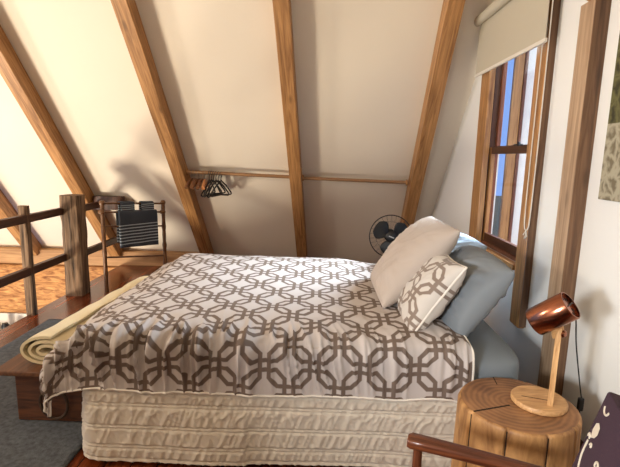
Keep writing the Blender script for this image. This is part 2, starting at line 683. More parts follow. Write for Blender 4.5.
def bezier(pts, n=24):
    """Catmull-Rom through the points."""
    P = [np.array(p, float) for p in pts]
    P = [2 * P[0] - P[1]] + P + [2 * P[-1] - P[-2]]
    out = []
    for i in range(1, len(P) - 2):
        for k in range(n):
            t = k / n
            a, b, c, d = P[i - 1], P[i], P[i + 1], P[i + 2]
            out.append(0.5 * ((2 * b) + (-a + c) * t + (2 * a - 5 * b + 4 * c - d) * t * t + (-a + 3 * b - 3 * c + d) * t ** 3))
    out.append(P[-2])
    return [tuple(p) for p in out]


# ------------------------------------------------------------------ the setting
SL = R(49.5)
Y0, Z0 = 6.2, 0.17                    # a point of the roof lining
RN = Vector((0, -math.sin(SL), -math.cos(SL)))   # inward normal of the slope
UPS = Vector((0, -math.cos(SL), math.sin(SL)))   # up the slope


def slope(x, y, off=0.0):
    """Point on the roof lining at depth y, off metres into the room."""
    p = Vector((x, y, Z0 + (Y0 - y) * math.tan(SL)))
    return p + RN * off


RIDGE_Y = 2.2
RIDGE_Z = slope(0, RIDGE_Y).z
WX = 1.42          # inner face of the gable wall by the bed
LX = -6.0          # opposite gable
EDGE = -2.74       # edge of the loft floor
FRONT_Y = 2 * RIDGE_Y - Y0

bm = bmesh.new()
add_box(bm, (EDGE, FRONT_Y + 0.05, -0.04), (WX, 6.35, 0.0))
struct(link('floor', bm, M_FLOOR))
bm = bmesh.new()
add_box(bm, (EDGE, FRONT_Y + 0.05, -0.30), (WX, 6.35, -0.045))
struct(link('floor_joists', bm, M_DARK_TRIM))
bm = bmesh.new()
add_box(bm, (LX, FRONT_Y + 0.02, -2.75), (EDGE, 6.1, -2.65))
struct(link('floor_lower', bm, M_FLOOR))

# roof lining, two slopes
bm = bmesh.new()
lo, hi = slope(0, 6.75), Vector((0, RIDGE_Y, RIDGE_Z))
T = -RN * 0.05
for a, b in ((lo, hi),):
    vs = [bm.verts.new((LX, a.y, a.z)), bm.verts.new((WX, a.y, a.z)), bm.verts.new((WX, b.y, b.z)), bm.verts.new((LX, b.y, b.z))]
    up = [bm.verts.new(v.co + T) for v in vs]
    bm.faces.new(vs)
    bm.faces.new(up[::-1])
    for i in range(4):
        bm.faces.new((vs[i], vs[(i + 1) % 4], up[(i + 1) % 4], up[i]))
struct(link('ceiling', bm, M_CEIL))
bm = bmesh.new()
fz = slope(0, 6.3).z
vs = [bm.verts.new((LX, 2 * RIDGE_Y - 6.3, fz)), bm.verts.new((WX, 2 * RIDGE_Y - 6.3, fz)), bm.verts.new((WX, RIDGE_Y, RIDGE_Z)), bm.verts.new((LX, RIDGE_Y, RIDGE_Z))]
up = [bm.verts.new(v.co + Vector((0, -0.038, 0.033))) for v in vs]
bm.faces.new(vs[::-1])
bm.faces.new(up)
for i in range(4):
    bm.faces.new((vs[(i + 1) % 4], vs[i], up[i], up[(i + 1) % 4]))
struct(link('ceiling_near', bm, M_CEIL))
# lower storey walls below the eaves
bm = bmesh.new()
add_box(bm, (LX, 6.06, -2.65), (EDGE, 6.16, -0.755))
struct(link('wall_lower', bm, M_SHELFWHITE))
bm = bmesh.new()
add_box(bm, (LX, FRONT_Y - 0.1, -2.65), (WX, FRONT_Y, 0.3))
struct(link('wall_front', bm, M_SHELFWHITE))

# gable wall by the bed with the window opening (Y 3.00-3.86, Z 0.82-2.62)
OY0, OY1, OZ0, OZ1 = 3.06, 3.95, 0.84, 2.62
WT = 0.10
bm = bmesh.new()
add_box(bm, (WX, FRONT_Y, -0.3), (WX + WT, OY0, 4.9))
add_box(bm, (WX, OY1, -0.3), (WX + WT, 6.9, 4.9))
add_box(bm, (WX, OY0, -0.3), (WX + WT, OY1, OZ0))
add_box(bm, (WX, OY0, OZ1), (WX + WT, OY1, 4.9))
struct(link('wall_right', bm, M_WALL))
# opposite gable: wall round a tall glazed opening
bm = bmesh.new()
add_box(bm, (LX - 0.15, FRONT_Y, -2.7), (LX, 0.3, 4.9))
add_box(bm, (LX - 0.15, 4.0, -2.7), (LX, 6.9, 4.9))
add_box(bm, (LX - 0.15, 0.3, 3.4), (LX, 4.0, 4.9))
add_box(bm, (LX - 0.15, 0.3, -2.7), (LX, 4.0, -1.9))
struct(link('wall_left', bm, M_WALL))

# ledge at the foot of the slope and the rough log below it
bm = bmesh.new()
add_box(bm, (LX, 6.06, -0.02), (-1.46, 6.42, 0.19), bevel=0.008)
struct(link('trim_1', bm, M_LEDGE))
bm = bmesh.new()
nu, nv = 90, 30
u = np.linspace(LX, EDGE - 0.01, nu)
v = np.linspace(0, 1, nv)
U, V = np.meshgrid(u, v, indexing='ij')
ang = (V - 0.5) * PI * 0.92
P = np.stack([U, 6.13 - 0.15 * np.cos(ang) ** 0.6 - 0.018 * vnoise(U * 2.5, V * 14, 3) - 0.01 * vnoise(U * 7, V * 30, 4), -0.39 + 0.365 * np.sin(ang)], axis=2)
P[:, 0, 1] = P[:, -1, 1] = 6.15
add_grid(bm, P)
V0 = [bm.verts.new((LX, 6.16, -0.755)), bm.verts.new((EDGE - 0.01, 6.16, -0.755)), bm.verts.new((EDGE - 0.01, 6.16, -0.02)), bm.verts.new((LX, 6.16, -0.02))]
bm.faces.new(V0)
tag(link('log_beam', bm, M_LOG), 'rough sawn orange log beam along the far wall beyond the railing', 'beam')

# rafters: underside 0.17 m below the lining
RAFT = [(-0.98 - 2.97, -3.95, 'exposed timber rafter at far left, half hidden behind the slim railing post'),
        (-2.88, -2.80, 'exposed timber rafter running down to the towel rack and railing end'),
        (-1.63, -1.53, 'exposed timber rafter carrying the left end of the hanging rod with the coat hangers'),
        (-0.345, -0.215, 'exposed timber rafter in the middle, between the two hanging rods'),
        (1.027, 1.12, 'exposed timber rafter above the black fan, nearest to the window wall')]
RD = 0.17


def rafter_x(i, y):
    xt, xb, _ = RAFT[i]
    return xb + (xt - xb) * (5.95 - y) / (5.95 - 3.78)


for i, (xt, xb, lab) in enumerate(RAFT):
    ylow, yhigh = 6.16, 2.35
    p, q = slope(0, ylow, RD / 2 + 0.002), slope(0, yhigh, RD / 2 + 0.002)
    p.x, q.x = rafter_x(i, ylow), rafter_x(i, yhigh)
    tag(beam('rafter', p, q, 0.132, RD, M_HONEY, None, up=RN, bevel=0.006), lab, 'rafter', 'exposed rafters of the sloping ceiling')

# baseboard on the gable wall
bm = bmesh.new()
add_box(bm, (WX - 0.018, FRONT_Y + 0.1, 0.0), (WX, 2.44, 0.11), bevel=0.004)
struct(link('baseboard_right', bm, M_DARK_TRIM))

# dressed post on the gable wall, with the pointed block at its head
po = thing('wall_post', 'squared grey brown timber post standing against white wall behind the copper lamp', 'post', (WX - 0.045, 2.5, 0))
beam('post_shaft', (WX - 0.037, 2.487, 0.0), (WX - 0.037, 2.487, 2.36), 0.072, 0.136, M_GREY_POST, po, up=(0, 1, 0))
beam('shade_board', (WX - 0.0375, 2.415, 0.0), (WX - 0.0375, 2.415, 2.36), 0.075, 0.008, M_FACE_SHADE, po, up=(0, 1, 0), bevel=0.001)  # thin board added over the post's near side, its darker colour painting the shade
bm = bmesh.new()
Pk = [(WX - 0.002, 2.41, 2.47), (WX - 0.002, 2.60, 2.47), (WX - 0.15, 2.60, 2.47), (WX - 0.15, 2.41, 2.47)]
vs = [bm.verts.new(p) for p in Pk]
ap = bm.verts.new((WX - 0.06, 2.50, 2.361))
tp = [bm.verts.new((p[0], p[1], 3.3)) for p in Pk]
for i in range(4):
    bm.faces.new((vs[i], vs[(i + 1) % 4], ap))
    bm.faces.new((vs[i], vs[(i + 1) % 4], tp[(i + 1) % 4], tp[i]))
bm.faces.new(tp)
link('pointed_block', bm, M_HONEY, po)

# ------------------------------------------------------------------ window in the gable wall
win = bpy.data.objects.new('window_1', None)
COL.objects.link(win)
win['kind'] = 'structure'
# inner casing boards
CD = 0.05
beam('casing_board', (WX - CD / 2, 3.0, 0.43), (WX - CD / 2, 3.0, 2.78), 0.145, CD, M_HONEY_TRIM, win, up=(1, 0, 0), bevel=0.012)
beam('casing_board', (WX - CD / 2, 3.965, 0.43), (WX - CD / 2, 3.965, 2.78), 0.19, CD, M_HONEY_TRIM, win, up=(1, 0, 0), bevel=0.006)
beam('casing_board', (WX - CD / 2, 3.074, 2.70), (WX - CD / 2, 3.868, 2.70), 0.15, CD, M_HONEY_TRIM, win, up=(1, 0, 0))
beam('sill_board', (WX - 0.03, 3.075, OZ0 - 0.02), (WX - 0.03, 3.866, OZ0 - 0.02), 0.06, 0.04, M_HONEY_TRIM, win)
beam('shade_strip', (WX - 0.024, 2.922, 0.445), (WX - 0.024, 2.922, 2.765), 0.010, 0.046, M_FACE_SHADE, win, up=(1, 0, 0), bevel=0.001)  # added strip, its dark brown stands for shade on the casing's near edge
# jamb linings in steps
for (x0, x1, d, mt) in ((WX, WX + 0.018, 0.02, M_RED_TRIM), (WX + 0.018, WX + 0.06, 0.034, M_DARK_TRIM), (WX + 0.06, WX + 0.10, 0.022, M_RED_TRIM)):
    for y0, y1 in ((OY1 - d, OY1), (OY0, OY0 + d)):
        bm = bmesh.new()
        add_box(bm, (x0, y0, OZ0), (x1, y1, OZ1), bevel=0.002)
        link('jamb_lining', bm, mt, win, frame=Matrix.Translation((x0, y0, OZ0)) @ Matrix.Rotation(-PI / 2, 4, 'Y'))
bm = bmesh.new()
add_box(bm, (WX, OY0, OZ0), (WX + 0.16, OY1, OZ0 + 0.03), bevel=0.003)
link('sill', bm, M_RED_TRIM, win)
bm = bmesh.new()
add_box(bm, (WX, OY0, OZ1 - 0.03), (WX + WT, OY1, OZ1), bevel=0.003)
link('head_lining', bm, M_DARK_TRIM, win)


def sash(x, z0, z1, name, rail_m, stile_m, bot, top):
    y0, y1 = OY0 + 0.035, OY1 - 0.035
    s = link(name, (lambda b: (add_box(b, (x, y0, z0), (x + 0.03, y0 + 0.05, z1), bevel=0.002), add_box(b, (x, y1 - 0.05, z0), (x + 0.03, y1, z1), bevel=0.002), b)[-1])(bmesh.new()), stile_m, win,
             frame=Matrix.Translation((x, y0, z0)) @ Matrix.Rotation(-PI / 2, 4, 'Y'))
    for (a, b) in ((z0, z0 + bot), (z1 - top, z1)):
        bm = bmesh.new()
        add_box(bm, (x - 0.002, y0 + 0.05, a), (x + 0.032, y1 - 0.05, b), bevel=0.002)
        link('sash_rail', bm, rail_m, s, frame=Matrix.Translation((x, y0, a)) @ Matrix.Rotation(PI / 2, 4, 'Z'))
    bm = bmesh.new()
    add_box(bm, (x + 0.012, y0 + 0.05, z0 + bot), (x + 0.016, y1 - 0.05, z1 - top))
    link('pane', bm, M_GLASS, s)
    return s


lower = sash(WX + 0.02, OZ0 + 0.03, 1.66, 'lower_sash', M_DARK_TRIM, M_HONEY_TRIM, 0.07, 0.055)
upper = sash(WX + 0.058, 1.62, OZ1 - 0.03, 'upper_sash', M_DARK_TRIM, M_RED_TRIM, 0.05, 0.05)
bm = bmesh.new()
add_box(bm, (WX + 0.015, 3.36, 1.661), (WX + 0.055, 3.44, 1.675), bevel=0.003)
add_tube(bm, [(WX + 0.04, 3.40, 1.672), (WX + 0.04, 3.40, 1.69)], 0.012)
link('sash_catch', bm, M_BLACK, win)

# what stands outside the window: a veranda and the ground below
bm = bmesh.new()
add_box(bm, (WX + WT, -10, -3.1), (60, 60, -3.0))
struct(link('ground', bm, M_GROUND))
bm = bmesh.new()
add_box(bm, (WX + WT + 0.01, 2.2, -0.12), (WX + 1.9, 9.5, -0.02))
struct(link('floor_veranda', bm, M_LEDGE))
M_WHITEPOST = plain('white_paint', srgb(236, 232, 224), 0.6)
VP = [(1.74, 1.88, 5.06, M_DARK_TRIM, 'wide dark brown board outside the window, at its far side'),
      (1.885, 1.93, 5.00, M_RED_TRIM, 'reddish brown board outside the window, left of the white strip'),
      (1.935, 1.965, 5.04, M_WHITEPOST, 'white painted post outside the window, left of the blue sky strip'),
      (2.028, 2.123, 5.00, M_HONEY_TRIM, 'broad amber board outside the window, right of the blue sky strip'),
      (2.126, 2.155, 4.98, M_RED_TRIM, 'thin red brown post outside the window, right of the amber board'),
      (2.158, 2.34, 5.04, M_WHITEPOST, 'white painted post outside the window, nearest to the near casing')]
for xa, xb, y, mt, lab in VP:
    tag(beam('veranda_post', ((xa + xb) / 2, y + 0.02, -0.02), ((xa + xb) / 2, y + 0.02, 3.6), xb - xa, 0.04, mt, None, up=(0, 1, 0), bevel=0.002), lab, 'post', 'veranda posts outside the window')

# roller blind
bl = thing('roller_blind', 'cream roller blind half lowered over the window', 'blind', (1.345, 3.5, 2.69))
tube('roller', [(1.30, 2.84, 2.70), (1.30, 4.14, 2.70)], 0.037, M_BLIND, bl, seg=18)
bm = bmesh.new()
add_box(bm, (1.329, 2.875, 2.275), (1.3315, 4.095, 2.70))
link('cloth', bm, M_BLIND, bl)
bm = bmesh.new()
add_box(bm, (1.322, 2.865, 2.255), (1.339, 4.105, 2.28), bevel=0.004)
link('bottom_bar', bm, M_BLINDBAR, bl)
cz = 1.11
CX = 1.352
pts = [(CX, 2.955, 2.68), (CX, 2.955, 2.0), (CX, 2.955, 1.4), (CX, 2.95, 1.19), (CX, 2.94, cz + 0.015), (CX, 2.915, cz), (CX, 2.89, cz + 0.02), (CX, 2.88, 1.2), (CX, 2.875, 1.5), (CX, 2.875, 2.1), (CX, 2.88, 2.68)]
pcord = tube('pull_cord', bezier(pts, 6), 0.0035, M_CORD, bl, seg=6)
bm = bmesh.new()
for k in range(10):
    a = random.random() * 6.28
    rr = 0.012 + 0.02 * random.random()
    add_tube(bm, bezier([(CX, 2.915, cz), (CX - 0.005, 2.915 + rr * math.cos(a), cz - 0.012 - rr * 0.8), (CX - 0.009, 2.915 + rr * 1.4 * math.cos(a + .5), cz - 0.04 + 0.02 * math.sin(a))], 4), 0.002, 5)
link('cord_tassel', bm, M_CORD, pcord)

# woven wall hanging
bm = bmesh.new()
add_box(bm, (WX - 0.016, 1.1, 1.372), (WX - 0.002, 2.292, 2.5), bevel=0.002)
tag(link('wall_hanging', bm, M_TAPESTRY), 'dark green and grey patterned woven hanging on the white wall at right', 'wall hanging')

# ------------------------------------------------------------------ railing
ra = thing('railing', 'rustic dark timber railing along the open edge of the loft', 'railing', (-2.66, 4.65, 0))


def rough_post(name, x0, x1, y0, y1, h, seed, amp, parent, mat):
    bm = bmesh.new()
    n, m = 40, 36
    t = np.linspace(0, 2 * PI, n, endpoint=False)
    z = np.linspace(0, h, m)
    T_, Z_ = np.meshgrid(t, z, indexing='ij')
    cx, cy, ax, ay = (x0 + x1) / 2, (y0 + y1) / 2, (x1 - x0) / 2, (y1 - y0) / 2
    k = 5.0
    rr = 1 / (np.abs(np.cos(T_)) ** k + np.abs(np.sin(T_)) ** k) ** (1 / k)
    rr = rr * (1 + amp * vnoise(T_ * 5.1, Z_ * 3, seed) + amp * 0.6 * vnoise(T_ * 9.3, Z_ * 9, seed + 1))
    P = np.stack([cx + ax * rr * np.cos(T_), cy + ay * rr * np.sin(T_), Z_], axis=2)
    V_ = add_grid(bm, P, wrap_u=True)
    bm.faces.new([V_[i][m - 1] for i in range(n)])
    bm.faces.new([V_[i][0] for i in range(n)][::-1])
    return link(name, bm, mat, parent, frame=Matrix.Translation((cx, cy, 0)) @ Matrix.Rotation(-PI / 2, 4, 'Y'), smooth=True)


rough_post('newel_post', -2.725, -2.53, 4.64, 4.84, 1.09, 11, 0.06, ra, M_BARK)
rough_post('baluster', -2.755, -2.675, 4.03, 4.10, 1.045, 21, 0.05, ra, M_BARK)
rough_post('baluster', -2.755, -2.675, 2.1, 2.17, 1.045, 25, 0.05, ra, M_BARK)
beam('top_rail', (-2.70, 1.0, 0.925), (-2.70, 4.66, 0.925), 0.05, 0.075, M_DARKRAIL, ra)
beam('top_rail', (-2.66, 4.84, 0.92), (-2.66, 5.62, 0.92), 0.05, 0.075, M_DARKRAIL, ra)
beam('lower_rail', (-2.70, 1.0, 0.43), (-2.70, 4.66, 0.43), 0.05, 0.075, M_DARKRAIL, ra)
beam('lower_rail', (-2.66, 4.84, 0.41), (-2.66, 5.86, 0.41), 0.05, 0.075, M_DARKRAIL, ra)
rough_post('end_block', -2.74, -2.38, 5.36, 5.50, 0.16, 31, 0.06, ra, M_DARKRAIL).matrix_basis.translation.z += 0.86

# things glimpsed downstairs between floor edge and log
bm = bmesh.new()
add_box(bm, (-5.4, 5.72, -0.98), (-3.4, 6.055, -0.94), bevel=0.004)
tag(link('wall_shelf', bm, M_SHELFWHITE), 'pale shelf on the lower wall glimpsed beyond the railing', 'shelf')
JARS = [(-4.42, 0.045, 0.16, M_SHELFWHITE, 'white upright jar on the lower shelf at the left edge'),
        (-4.30, 0.05, 0.12, M_BLACK, 'dark jar on the lower shelf beside the white jar'),
        (-4.17, 0.06, 0.07, M_BLACK, 'low dark bowl on the lower shelf below the log beam')]
for x, r_, h, mt, lab in JARS:
    tag(lathe('jar', [(0, 0), (r_ * .9, 0), (r_, h * .1), (r_, h * .75), (r_ * .7, h * .9), (r_ * .7, h), (0, h)], Matrix.Translation((x, 5.85, -0.94)), mt), lab, 'jar', 'jars on the lower shelf')

# ------------------------------------------------------------------ rug, chest, rolled quilt
bm = bmesh.new()
n1_, n2_ = 40, 60
xs = np.linspace(-2.47, -1.22, n1_)
ys = np.linspace(0.2, 3.93, n2_)
X, Y = np.meshgrid(xs, ys, indexing='ij')
P = np.stack([X, Y, 0.013 + 0.002 * vnoise(X * 30, Y * 30, 5)], axis=2)
V_ = add_grid(bm, P)
r = bmesh.ops.extrude_face_region(bm, geom=bm.faces[:])
for v_ in [g for g in r['geom'] if isinstance(g, bmesh.types.BMVert)]:
    v_.co.z = 0.001
tag(link('rug', bm, M_RUG), 'charcoal grey woven rug on the floor at the foot of the bed', 'rug')

ch = thing('blanket_chest', 'old brown wooden chest at the foot of the bed with a rope ring', 'chest', (-1.45, 3.0, 0.013))
bm = bmesh.new()
add_box(bm, (-1.70, 2.345, 0.014), (-1.20, 3.72, 0.30), bevel=0.006)
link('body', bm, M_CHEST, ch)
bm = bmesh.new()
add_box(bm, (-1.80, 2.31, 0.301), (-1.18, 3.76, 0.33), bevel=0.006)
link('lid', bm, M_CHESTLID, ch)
ring = [(-1.47 + 0.078 * math.cos(a), 2.322 - 0.008 * math.sin(a), 0.138 + 0.098 * math.sin(a)) for a in np.linspace(0, 2 * PI, 28, endpoint=False)]
tube('rope_ring', ring, 0.009, M_ROPE, ch, seg=8, closed=True)

# rolled quilt: a spiral section swept along Y
th = np.linspace(0.0, 2 * PI * 2.6, 100)
bm = bmesh.new()
sec = []
for a in th:
    rad = 0.018 + 0.052 * a / (2 * PI) / 2.0
    sec.append((rad * 1.75 * math.cos(-a - 1.2), rad * 1.0 * math.sin(-a - 1.2)))
sec = np.array(sec)
zmin = sec[:, 1].min()
thick = 0.017
nrm = np.gradient(sec, axis=0)
nrm = np.stack([-nrm[:, 1], nrm[:, 0]], axis=1)
nrm /= np.linalg.norm(nrm, axis=1, keepdims=True)
loop = np.concatenate([sec + nrm * thick / 2, (sec - nrm * thick / 2)[::-1]])
ny = 24
yy = np.linspace(2.40, 3.72, ny)
P = np.zeros((len(loop), ny, 3))
for j, y in enumerate(yy):
    P[:, j, 0] = -1.545 + loop[:, 0] * (1 + 0.05 * math.sin(j * 1.3)) + 0.10 * (j / ny)
    P[:, j, 1] = y + 0.01 * loop[:, 0] * 3
    P[:, j, 2] = 0.333 - zmin + thick / 2 + loop[:, 1] * (1 + 0.04 * math.sin(j * .9))
P[:, :, 2] = np.maximum(P[:, :, 2], 0.332)
V_ = add_grid(bm, P, wrap_u=True)
for j in (0, ny - 1):
    m_ = len(loop)
    for i in range(len(sec) - 1):
        bm.faces.new((V_[i][j], V_[i + 1][j], V_[m_ - 2 - i][j], V_[m_ - 1 - i][j]))
tag(link('rolled_quilt', bm, M_CREAM, smooth=True), 'cream rolled quilt lying on the wooden chest at the foot of the bed', 'blanket')

# ------------------------------------------------------------------ bed
BX0, BX1, BY0, BY1 = -1.12, 1.07, 2.06, 3.58
TOP = 0.62
bed = thing('bed', 'queen bed with slate grey fitted sheet and fabric base against the window wall', 'bed', (0, 2.8, 0))
bm = bmesh.new()
add_box(bm, (BX0 + 0.02, BY0 + 0.02, 0.08), (BX1, BY1 - 0.02, 0.36), bevel=0.02)
link('base', bm, M_BASE, bed)
for x in (BX0 + 0.12, BX1 - 0.12):
    for y in (BY0 + 0.12, BY1 - 0.12):
        tube('leg', [(x, y, 0.0), (x, y, 0.081)], 0.03, M_DARK_TRIM, bed)
# mattress with soft rounded edges
bm = bmesh.new()
n_, m_ = 70, 40
t = np.linspace(0, 2 * PI, n_, endpoint=False)
ph = np.linspace(-PI / 2, PI / 2, m_)
T_, PH = np.meshgrid(t, ph, indexing='ij')


def sp_(x, e):
    return np.sign(x) * np.abs(x) ** e


P = np.stack([(BX0 + BX1) / 2 + (BX1 - BX0) / 2 * sp_(np.cos(T_), .2) * sp_(np.cos(PH), .38),
              (BY0 + BY1) / 2 + (BY1 - BY0) / 2 * sp_(np.sin(T_), .2) * sp_(np.cos(PH), .38),
              (0.36 + TOP) / 2 + (TOP - 0.36) / 2 * sp_(np.sin(PH), .45)], axis=2)
V_ = add_grid(bm, P, wrap_u=True)
bmesh.ops.remove_doubles(bm, verts=bm.verts, dist=1e-5)
link('mattress', bm, M_SHEET, bed, smooth='all')

# quilted valance hanging round the base
bm = bmesh.new()
path = []
c0 = 0.07
x_l, x_r, y_f, y_b = BX0 - 0.03, BX1 - 0.0, BY0 - 0.035, BY1
L1 = (x_r - (x_l + c0))
L2 = c0 * PI / 2
L3 = (y_b - (y_f + c0))


def valance_path(s):
    """Point and outward normal at arc length s."""
    if s < L1:
        return (x_r - s, y_f), (0, -1)
    if s < L1 + L2:
        a = (s - L1) / c0
        return (x_l + c0 - c0 * math.sin(a), y_f + c0 - c0 * math.cos(a)), (-math.sin(a), -math.cos(a))
    return (x_l, y_f + c0 + (s - L1 - L2)), (-1, 0)


ns_, nz_ = 560, 100
S = np.linspace(0, L1 + L2 + L3, ns_)
Zv = np.linspace(0.43, 0.035, nz_)
pp = np.array([valance_path(s) for s in S])
SS, ZZ = np.meshgrid(S, Zv, indexing='ij')
seams = [0.392, 0.335, 0.320, 0.222, 0.207, 0.120, 0.105, 0.05]
d = np.full_like(ZZ, 1.0)
for z in seams:
    d = np.minimum(d, np.abs(ZZ - z))
puff = np.clip(d / 0.011, 0, 1) ** 0.6
puck = (1 - np.abs(vnoise(SS * 46 + ZZ * 16, ZZ * 12, 41))) ** 3 * 1.2 - 0.5 + vnoise(SS * 60 - ZZ * 30, ZZ * 18, 42) * 0.5
off = 0.009 * puff + 0.0058 * puck * (0.25 + 0.75 * puff)
off += 0.010 * vnoise(SS * 3.2, ZZ * 2, 43) * (0.43 - ZZ) / 0.4 + 0.012 * (0.43 - ZZ) / 0.4
pl = 1.03 - (-0.36)
off += 0.012 * np.clip((SS - pl) * 60, 0, 1) * np.clip((0.36 - ZZ) / 0.25, 0, 1)
Zd = ZZ + 0.006 * vnoise(SS * 4, ZZ * 0, 44) * (0.43 - ZZ) / 0.4
P = np.stack([pp[:, 0, 0][:, None] + pp[:, 1, 0][:, None] * off, pp[:, 0, 1][:, None] + pp[:, 1, 1][:, None] * off, Zd], axis=2)
add_grid(bm, P)
inner = P.copy()
inner[:, :, 0] -= pp[:, 1, 0][:, None] * 0.008
inner[:, :, 1] -= pp[:, 1, 1][:, None] * 0.008
tag(link('valance', bm, M_VAL, smooth='all'), 'cream quilted valance hanging around the base of the bed', 'valance')
sol = bpy.data.objects['valance'].modifiers.new('thickness', 'SOLIDIFY')
sol.thickness = 0.006

# duvet: a cloth sheet wrapped over the bed, puffed and gathered
RB = 0.11
DX0, DX1 = BX0 + 0.06, 0.755          # where the cloth turns over the foot; its end by the pillows
DY0, DY1 = BY0 + 0.06, BY1 - 0.06
a_ = np.linspace(DX0 - 0.40, DX1, 330)
b_ = np.linspace(DY0 - 0.345, DY1 + 0.42, 300)
A, B = np.meshgrid(a_, b_, indexing='ij')


def fold(e):
    """Excess cloth past an edge -> (outward, drop)."""
    e = np.maximum(e, 0)
    q = np.minimum(e / RB, PI / 2)
    out = RB * np.sin(q)
    drop = RB * (1 - np.cos(q)) + np.maximum(e - RB * PI / 2, 0)
    out = out + np.maximum(e - RB * PI / 2, 0) * 0.05
    return out, drop


ex = np.maximum(DX0 - A, 0)
eyf = np.maximum(DY0 - B, 0)
eyb = np.maximum(B - DY1, 0)
ox, dx = fold(ex)
of, df = fold(eyf)
ob, db = fold(eyb)
Xc = np.maximum(A, DX0) - ox * 1.0
Yc = np.clip(B, DY0, DY1) - of + ob
drop = (dx ** 2.2 + df ** 2.2 + db ** 2.2) ** (1 / 2.2)
Zt = TOP + 0.098
# the foot end lies over the rolled quilt on the chest: it slopes out gently, then hangs
Zc = Zt - drop
FO = np.array([0.0, 0.06, 0.12, 0.18, 0.24, 0.30, 0.36, 0.42])
FX = np.array([0.0, 0.06, 0.118, 0.174, 0.222, 0.254, 0.258, 0.225])
FZ = np.array([0.0, 0.012, 0.035, 0.072, 0.118, 0.172, 0.232, 0.290])
fx = np.interp(ex, FO, FX)
fz_ = np.interp(ex, FO, FZ)
prop = np.clip((B - DY0 - 0.10) / 0.25, 0, 1)
fz_ = fz_ * (1 - 0.35 * prop)
Xc = np.maximum(A, DX0) - fx
drop = (fz_ ** 1.45 + df ** 1.45 + db ** 1.45) ** (1 / 1.45)
drop = np.where((ex > 0) & (df > 0), drop * 1.0, np.maximum(fz_, np.maximum(df, db)))
Zc = Zt - drop
# puffy rise of the filling in the middle, sagging to the head end
edge = np.minimum(np.minimum(B - DY0, DY1 - B), A - DX0)
Zc += 0.022 * np.clip(edge / 0.25, 0, 1) ** 0.7 - 0.02
Zc += np.where(edge > -0.1, 0.008 * vnoise(A * 3.1, B * 3.1, 50) + 0.004 * vnoise(A * 7, B * 7, 51), 0)
Zc += 0.058 * np.clip((B - 2.5) / 0.9, 0, 1) * np.clip((0.55 - A) / 0.4, 0.25, 1) * np.clip(edge / 0.12 + 1, 0, 1)
Zc -= 0.035 * np.clip((A - 0.62) / 0.14, 0, 1) ** 2
P = np.stack([Xc, Yc, Zc], axis=2)
N = normals(P)
if N[150, 150, 2] < 0:
    N = -N
# gathers over the front edge, stronger towards the foot
ff = np.exp(-((DY0 - B - 0.14) / 0.17) ** 2)
left = 0.35 + 0.65 * np.clip((0.15 - A) / 0.5, 0, 1)
ph_ = A * 24 + 1.5 * vnoise(A * 3, B * 2, 52) + (DY0 - B) * 3.0 * vnoise(A * 1.5, B * 0, 53)
ga = 1.3 * (1 - np.abs(vnoise(ph_, B * 2.2, 54))) ** 4 - 0.45 + 0.45 * vnoise(A * 40 + vnoise(A * 4, B * 3, 55) * 2, B * 3.5, 56)
dsp = 0.048 * ff * left * ga
gf = np.exp(-((DX0 - A - 0.15) / 0.16) ** 2)
dsp += 0.014 * gf * (0.5 * vnoise(B * 12 + A * 2, A * 2, 57) + 0.5 * vnoise(B * 22, A * 3, 58))
dsp += 0.0045 * vnoise(A * 12, B * 14, 59) * np.clip(1 - np.abs(B - 2.4) / 0.6, 0.15, 1) + 0.003 * vnoise(A * 25, B * 20, 60) * np.clip(1 - np.abs(B - 2.3) / 0.5, 0.1, 1)
# a wavy bottom hem at the front
P = P + N * dsp[:, :, None]
P[:, :, 2] += 0.010 * vnoise(A * 5, A * 0, 61) * np.clip(df / 0.3, 0, 1)
bm = bmesh.new()
uvl = bm.loops.layers.uv.new('UVMap')
UV = np.stack([A, B], axis=2)
add_grid(bm, P, uv=UV, uvlayer=uvl)
duv = tag(link('duvet', bm, M_DUVET, smooth='all'), 'cream duvet with taupe octagon lattice pattern spread over the bed', 'duvet')
sol = duv.modifiers.new('thickness', 'SOLIDIFY')
sol.thickness = 0.014
sol.offset = -1
# piped hem along the edge
hem = [tuple(P[i, 0]) for i in range(0, 330, 3)]
hem_f = [tuple(P[0, j]) for j in range(0, 300, 3)]
hem_h = [tuple(P[329, j]) for j in range(0, 300, 3)]
bm = bmesh.new()
for h in (hem, hem_f, hem_h):
    add_tube(bm, h, 0.0055, 6)
link('hem', bm, M_PIPING, duv, smooth=True)

# ------------------------------------------------------------------ pillows


